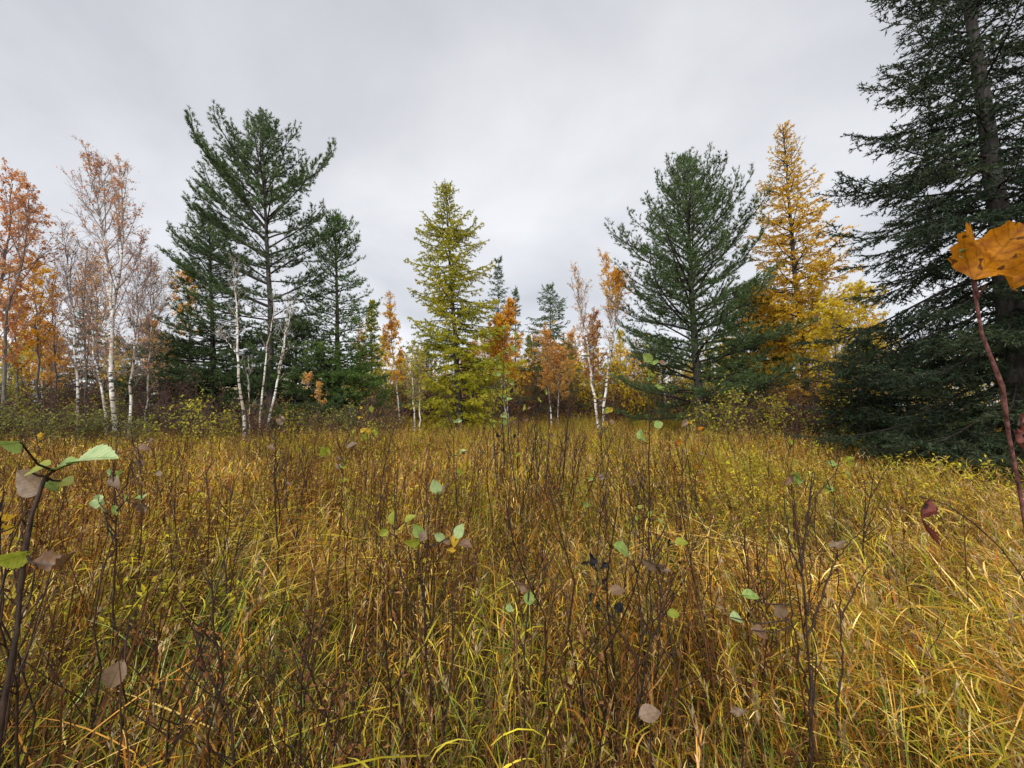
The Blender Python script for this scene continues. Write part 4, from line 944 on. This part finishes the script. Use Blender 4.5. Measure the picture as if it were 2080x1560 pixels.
hero('stem with black withered curled leaves and fork, right of the centre foreground',
     [([(1300, 1470, 1.35), (1292, 1330, 1.36), (1330, 1220, 1.37), (1356, 1160, 1.38), (1357, 1105, 1.38)], .0042, .0016), ([(1296, 1345, 1.36), (1250, 1270, 1.36), (1216, 1210, 1.36), (1214, 1160, 1.36)], .003, .0012), ([(1304, 1290, 1.36), (1298, 1200, 1.37), (1285, 1130, 1.38)], .0024, .001), ([(1250, 1270, 1.36), (1228, 1190, 1.35), (1224, 1140, 1.35)], .002, .001)],
     [(1205, 1135, 1.36, 30, 100, 'black', 3, .6), (1225, 1146, 1.35, 24, 200, 'black', 3, .8), (1188, 1143, 1.36, 16, 190, 'black', 3), (1226, 1178, 1.36, 18, 70, 'black', 3), (1258, 1234, 1.36, 22, 40, 'black', 2), (1200, 1212, 1.36, 16, 270, 'black', 3), (1213, 1232, 1.36, 20, 280, 'black', 3),
      (1356, 1101, 1.38, 20, 100, 'black', 3), (1325, 1145, 1.37, 48, 165, 'tan', 1, 1.4), (1346, 1158, 1.37, 30, -30, 'tan', 3, 1.), (1264, 1118, 1.37, 46, -32, 'green', 1, 1.0), (1385, 1102, 1.38, 30, 5, 'lime', 1, 1.2), (1255, 1200, 1.36, 32, 10, 'brown', 1, 1.1), (1368, 1247, 1.38, 26, -5, 'lime', 1)], 6)
hero('stem holding one broad tan leaf low in the right foreground', [([(1325, 1556, 1.0), (1318, 1500, 1.0), (1322, 1462, 1.0)], .003, .0015)], [(1320, 1450, 1.0, 46, 10, 'tan', 1, .9)], 7)
hero('stem holding a lobed tan leaf, the farther right of the two low tan leaves', [([(1508, 1556, 1.05), (1500, 1500, 1.05), (1498, 1460, 1.05)], .003, .0015)], [(1500, 1447, 1.05, 32, 5, 'tan', 3, .8)], 8)
hero('bare black many-forked sapling spreading its twigs in the right foreground',
     [([(1650, 1560, 1.3), (1646, 1420, 1.32), (1640, 1280, 1.34), (1632, 1180, 1.36), (1628, 1150, 1.37), (1612, 1000, 1.4)], .0048, .0018), ([(1640, 1290, 1.34), (1680, 1190, 1.36), (1702, 1130, 1.38), (1760, 1060, 1.4)], .0032, .0012),
      ([(1628, 1160, 1.37), (1640, 1050, 1.38), (1655, 960, 1.4)], .003, .0012), ([(1628, 1170, 1.37), (1604, 1110, 1.36), (1592, 1000, 1.36)], .0026, .001), ([(1646, 1420, 1.32), (1620, 1320, 1.3), (1606, 1230, 1.3), (1590, 1130, 1.3)], .0036, .0012),
      ([(1700, 1520, 1.28), (1706, 1380, 1.3), (1708, 1250, 1.32), (1700, 1150, 1.33)], .0036, .0014), ([(1708, 1260, 1.32), (1740, 1190, 1.33), (1782, 1128, 1.34)], .0028, .001), ([(1640, 1250, 1.34), (1650, 1150, 1.34), (1640, 1090, 1.34)], .002, .0009), ([(1655, 1010, 1.39), (1690, 970, 1.4), (1708, 940, 1.41)], .0018, .0008), ([(1702, 1140, 1.37), (1700, 1110, 1.37), (1722, 1100, 1.37)], .002, .0009)],
     [(1525, 1210, 1.36, 34, 0, 'green', 1, 1.2), (1584, 1240, 1.34, 32, 110, 'tan', 0, .4), (1545, 1286, 1.3, 40, -20, 'brown', 1, .9), (1497, 1256, 1.33, 34, -15, 'pale', 1, 1.2), (1606, 976, 1.4, 28, 55, 'brown', 3, .9), (1700, 1110, 1.37, 36, 10, 'tan', 3, 1.5)], 9)
hero('knobbly pinkish sapling close at the right edge carrying one large orange leaf',
     [([(2086, 1060, .62), (2062, 950, .62), (2042, 860, .61), (2012, 760, .60), (1998, 690, .59), (1984, 620, .575), (1976, 566, .57)], .0052, .0024), ([(1985, 606, .575), (1996, 590, .57), (2002, 578, .57)], .0022, .0013)],
     [(2024, 518, .56, 140, 48, 'orange', 5, .3), (1955, 515, .57, 44, 160, 'pale', 3, .8)], 10, M_pink, knob=.16)
hero('dark reddish stem with shrivelled red-brown leaves at the right edge', [([(2105, 1100, .66), (2084, 980, .66), (2066, 905, .66), (2072, 850, .66)], .004, .002)], [(2064, 900, .66, 60, 260, 'red', 4, .7), (2076, 885, .66, 50, 300, 'red', 4, .9), (2074, 846, .66, 30, 80, 'red', 3)], 11)
hero('thin arching twig from the right edge with one curled maroon leaf dangling from its tip', [([(2100, 1160, .9), (2040, 1110, .92), (1960, 1050, .94), (1905, 1006, .95), (1884, 996, .955), (1868, 1008, .96)], .0024, .0012)], [(1866, 1050, .96, 84, 262, 'red', 4, .9)], 12)
# mid-distance hero saplings
def clump_dark():
    rng = np.random.default_rng(60); st = []
    for k in range(15):
        u = 1040 + 9.5 * k - 12 + rng.normal(0, 8); top = u + rng.normal(0, 26) + (u - 1060) * .25; v = rng.uniform(770, 900)
        st.append(([(u, 1060, 4.4 + rng.normal(0, .25)), ((u + top) / 2 + rng.normal(0, 5), (1060 + v) / 2, 4.4), (top, v, 4.4 + rng.normal(0, .2))], .008, .002))
        for j in range(4):
            f = rng.uniform(.45, .9); uu = u + (top - u) * f; vv = 1060 + (v - 1060) * f
            st.append(([(uu, vv, 4.4), (uu + rng.normal(0, 10), vv - 30, 4.4), (uu + rng.normal(0, 20), vv - rng.uniform(50, 90), 4.4)], .003, .001))
    lv = [(rng.normal(1060, 40), rng.uniform(790, 930), 4.4, rng.uniform(9, 16), rng.uniform(0, 360), rng.choice(['brown', 'brown', 'black', 'lime']), 3) for _ in range(26)]
    hero('dense clump of bare dark upright stems in the middle of the meadow', st, lv, 61, name='shrub', cat='shrub')
clump_dark()
def tall_sapling(label, u, v0, v1, Y, seed, n, kinds, r=.007, lpx=18, sprd=26):
    rng = np.random.default_rng(seed); m = u + rng.normal(0, 6); st = [([(u, v0, Y), (m, (v0 + v1) / 2, Y), (u + rng.normal(0, 8), v1, Y)], r, .0018)]; lv = []
    for k in range(5):
        f = rng.uniform(.35, .9); vv = v0 + (v1 - v0) * f; sd = rng.choice([-1, 1])
        st.append(([(m, vv, Y), (m + sd * sprd * .5, vv - 25, Y + rng.normal(0, .05)), (m + sd * sprd * rng.uniform(.6, 1.2), vv - rng.uniform(35, 80), Y)], .003, .001))
    for k in range(n):
        f = rng.uniform(.35, 1.02); lv.append((u + rng.normal(0, sprd * .7), v0 + (v1 - v0) * f, Y, lpx * .85 * rng.uniform(.5, 1.3), rng.uniform(0, 360), rng.choice(kinds), int(rng.integers(0, 4)), rng.uniform(0, 1.4)))
    return hero(label, st, lv, seed)
tall_sapling('tall thin dark sapling before the lone pine with curled green leaves at its top', 1318, 1000, 700, 3.6, 71, 12, ['green', 'brown', 'green', 'lime'], .008, 22, 24)
tall_sapling('tall thin sapling rising in front of the bright orange birch with green leaves high up', 1026, 1000, 665, 4.6, 72, 16, ['green', 'lime', 'green'], .008, 16, 22)
tall_sapling('yellow-tipped sapling in front of the right white birch of the pair', 1226, 960, 800, 5.2, 73, 9, ['yellow', 'lime', 'brown'], .006, 14, 18)
tall_sapling('sapling with orange and yellow leaves just below the lone pine trunk', 1392, 1000, 855, 4.6, 74, 9, ['yellow', 'orange', 'tan'], .005, 18, 22)
tall_sapling('sapling with a single row of big lime leaves in the meadow, right of centre', 1612, 1050, 880, 3.2, 75, 4, ['lime', 'lime', 'green'], .004, 26, 16)
tall_sapling('leafy green sapling at the meadow edge below the shadowed spruce', 1695, 1060, 915, 3.0, 76, 5, ['lime', 'green'], .004, 24, 20)
tall_sapling('sapling with ragged yellow leaves near the dead white birch stems', 745, 960, 830, 5.0, 77, 14, ['lime', 'yellow', 'lime'], .005, 15, 30)
tall_sapling('sapling bright with small golden leaves in the left thicket front', 82, 960, 880, 4.6, 78, 9, ['yellow'], .004, 13, 10)
tall_sapling('twiggy brown sapling with a few pale leaves, left of the meadow near the pale birches', 285, 1100, 900, 2.6, 79, 9, ['green', 'pale', 'brown', 'tan'], .005, 22, 34)
tall_sapling('forked dark sapling between the left edge sapling and the meadow centre, pale leaves', 232, 1180, 960, 1.9, 80, 8, ['pale', 'tan', 'green'], .005, 26, 40)
tall_sapling('two-coloured sapling with bright green leaves up on the right, centre of the meadow', 1305, 1120, 955, 2.4, 81, 5, ['lime', 'green', 'tan'], .004, 26, 26)
tall_sapling('sapling with a browned green leaf left of the centre dark clump', 1212, 1120, 950, 2.5, 82, 4, ['green', 'tan'], .004, 22, 16)
tall_sapling('low sapling with golden leaves peeking in from the left edge', 4, 1180, 1020, 1.1, 83, 7, ['yellow', 'orange', 'yellow'], .003, 34, 14)
tall_sapling('tall bare brown sapling left of the small leafy crown in the foreground', 565, 1120, 840, 2.6, 84, 5, ['brown', 'tan'], .006, 20, 22)
tall_sapling('slender dark sapling with pinkish dead leaves in front of the dense green skirt', 690, 1080, 860, 2.9, 85, 7, ['tan', 'brown', 'lime'], .005, 24, 24)
tall_sapling('tall dark sapling with heart leaves turning in front of the larch', 930, 1040, 820, 3.4, 86, 6, ['lime', 'pale', 'brown'], .006, 18, 22)

# dry weed stems: prototypes, then single copies
def weed_proto(seed, H, twigs, leaves):
    rng = np.random.default_rng(seed); g = G(); gl = G(); tt = np.linspace(0, 1, 9)
    P = np.zeros((9, 3)); P[:, 2] = tt * H - .03; P[1:, :2] += rng.normal(0, .018, (8, 2)).cumsum(0); P[:, 0] += rng.normal(0, .06) * tt ** 2 * H
    g.add(*tubes(P[None], (.0062 * (1 - .70 * tt))[None], 5), (1, 1, 1), True)
    u = rng.uniform(.4, .97, twigs); b = np.stack([np.interp(u, tt, P[:, j]) for j in range(3)], 1); az = rng.uniform(0, 6.28, twigs)
    d = nrm(np.stack([np.cos(az) * .6, np.sin(az) * .6, rng.uniform(.6, 1.3, twigs)], 1)); L = H * (1.1 - u) * rng.uniform(.25, .55, twigs) + .04; e = b + d * L[:, None]
    m = (b + e) / 2 + np.array([0, 0, -.01]); g.add(*tubes(np.stack([b, m, e], 1), np.tile([.0024, .0018, .001], (twigs, 1)), 4), (1, 1, 1), True)
    k = leaves; w = rng.integers(0, twigs + 4, k); q = rng.uniform(.2, 1.02, k)[:, None]
    bl = np.where((w < twigs)[:, None], b[w % twigs] + (e - b)[w % twigs] * q, np.stack([np.interp(.35 + .65 * q[:, 0], tt, P[:, j]) for j in range(3)], 1))
    for sgn in range(1):
        L = rng.uniform(.012, .034, k); dl = nrm(rng.normal(0, 1, (k, 3)) + np.array([0, 0, -.5]))
        gl.add(*leafquads(rng, bl, dl, L, L * .42), pal(BRN if seed % 2 else DRK, rng.uniform(0, 1, k)))
    return g, gl
WP = []
for k in range(9):
    g, gl = weed_proto(500 + k, [1.0, 1.15, 1.3, .9, 1.2, 1.05, 1.4, .95, 1.1][k], [7, 9, 11, 6, 8, 10, 9, 12, 5][k], [26, 14, 34, 20, 8, 30, 12, 40, 16][k])
    WP.append((g.mesh('weed_stem', M_stem), gl.mesh('withered_leaves', M_dry)))
REG = [(-9999, 420, 'at the left'), (420, 760, 'below the tallest pine'), (760, 1000, 'below the yellow-green larch'), (1000, 1240, 'at the centre'), (1240, 1520, 'below the lone pine'), (1520, 9999, 'at the right')]
def weeds():
    rng = np.random.default_rng(91); n = 0
    while n < 262:
        Y = 1.1 + 8.5 * rng.uniform() ** 1.5; u = rng.uniform(-30, 1900)
        if rng.uniform() > np.interp(u, [0, 300, 900, 1300, 1500, 1900], [.9, 1, 1, .75, .45, .12]): continue
        x = (u - CX) / F * Y
        if in_spruce(np.array(x), np.array(Y)) or noise2(x, Y, .45, 5) < rng.uniform(.30, .62): continue
        far = 'close by' if Y < 2.4 else ('mid meadow' if Y < 5 else 'far out')
        reg = next(r for a, b, r in REG if a <= u < b)
        kp = int(rng.integers(0, 9)); st, lv = WP[kp]
        o = bpy.data.objects.new('dry_weed', st); COL.objects.link(o); o.location = (x, Y, float(ground_z(x, Y)))
        s = rng.uniform(.70, 1.12) * (.88 if Y < 1.6 else 1.0) * (1.12 if 3 < Y and 700 < u < 1450 else 1.0)
        o.rotation_euler = (rng.normal(0, .08), rng.normal(-.12 if x > 1 and Y < 5 else 0, .09), rng.uniform(0, 6.28)); o.scale = (s, s, s)
        hh = s * [1.0, 1.15, 1.3, .9, 1.2, 1.05, 1.4, .95, 1.1][kp]; lv_n = [26, 14, 34, 20, 8, 30, 12, 40, 16][kp]
        hw = 'tall' if hh > 1.15 else ('mid-height' if hh > .92 else 'short'); lw = 'almost leafless' if lv_n < 15 else ('sparsely leaved' if lv_n < 28 else 'withered and leafy')
        tilt = o.rotation_euler[1]; tw = 'leaning left' if tilt < -.07 else ('leaning right' if tilt > .07 else 'upright')
        o['label'] = f'{hw} {tw} weed stem, {lw}, {far}, {reg}'; o['category'] = 'dry weed'; o['group'] = 'dry weed stems standing in the meadow'
        c = bpy.data.objects.new('withered_leaves', lv); COL.objects.link(c); c.parent = o; c['kind'] = 'stuff'
        n += 1
weeds()
# things that would still share a label are told apart by how near they stand
by = {}
for o in SC.objects:
    if o.parent is None and o.get('label') and o.get('category') in ('dry weed', 'shrub'): by.setdefault(o['label'], []).append(o)
for lab, os_ in by.items():
    if len(os_) > 1:
        os_.sort(key=lambda o: o.location.y)
        names = ['nearest'] + ['second nearest', 'third nearest', 'fourth nearest', 'fifth nearest', 'sixth nearest'][:len(os_) - 2] + ['farthest']
        if len(os_) == 2: names = ['nearer', 'farther']
        for o, nm in zip(os_, names): o['label'] = f'{lab}, {nm}'
print('total tris', sum(len(o.data.loops) - 2 * len(o.data.polygons) for o in SC.objects if o.type == 'MESH'))
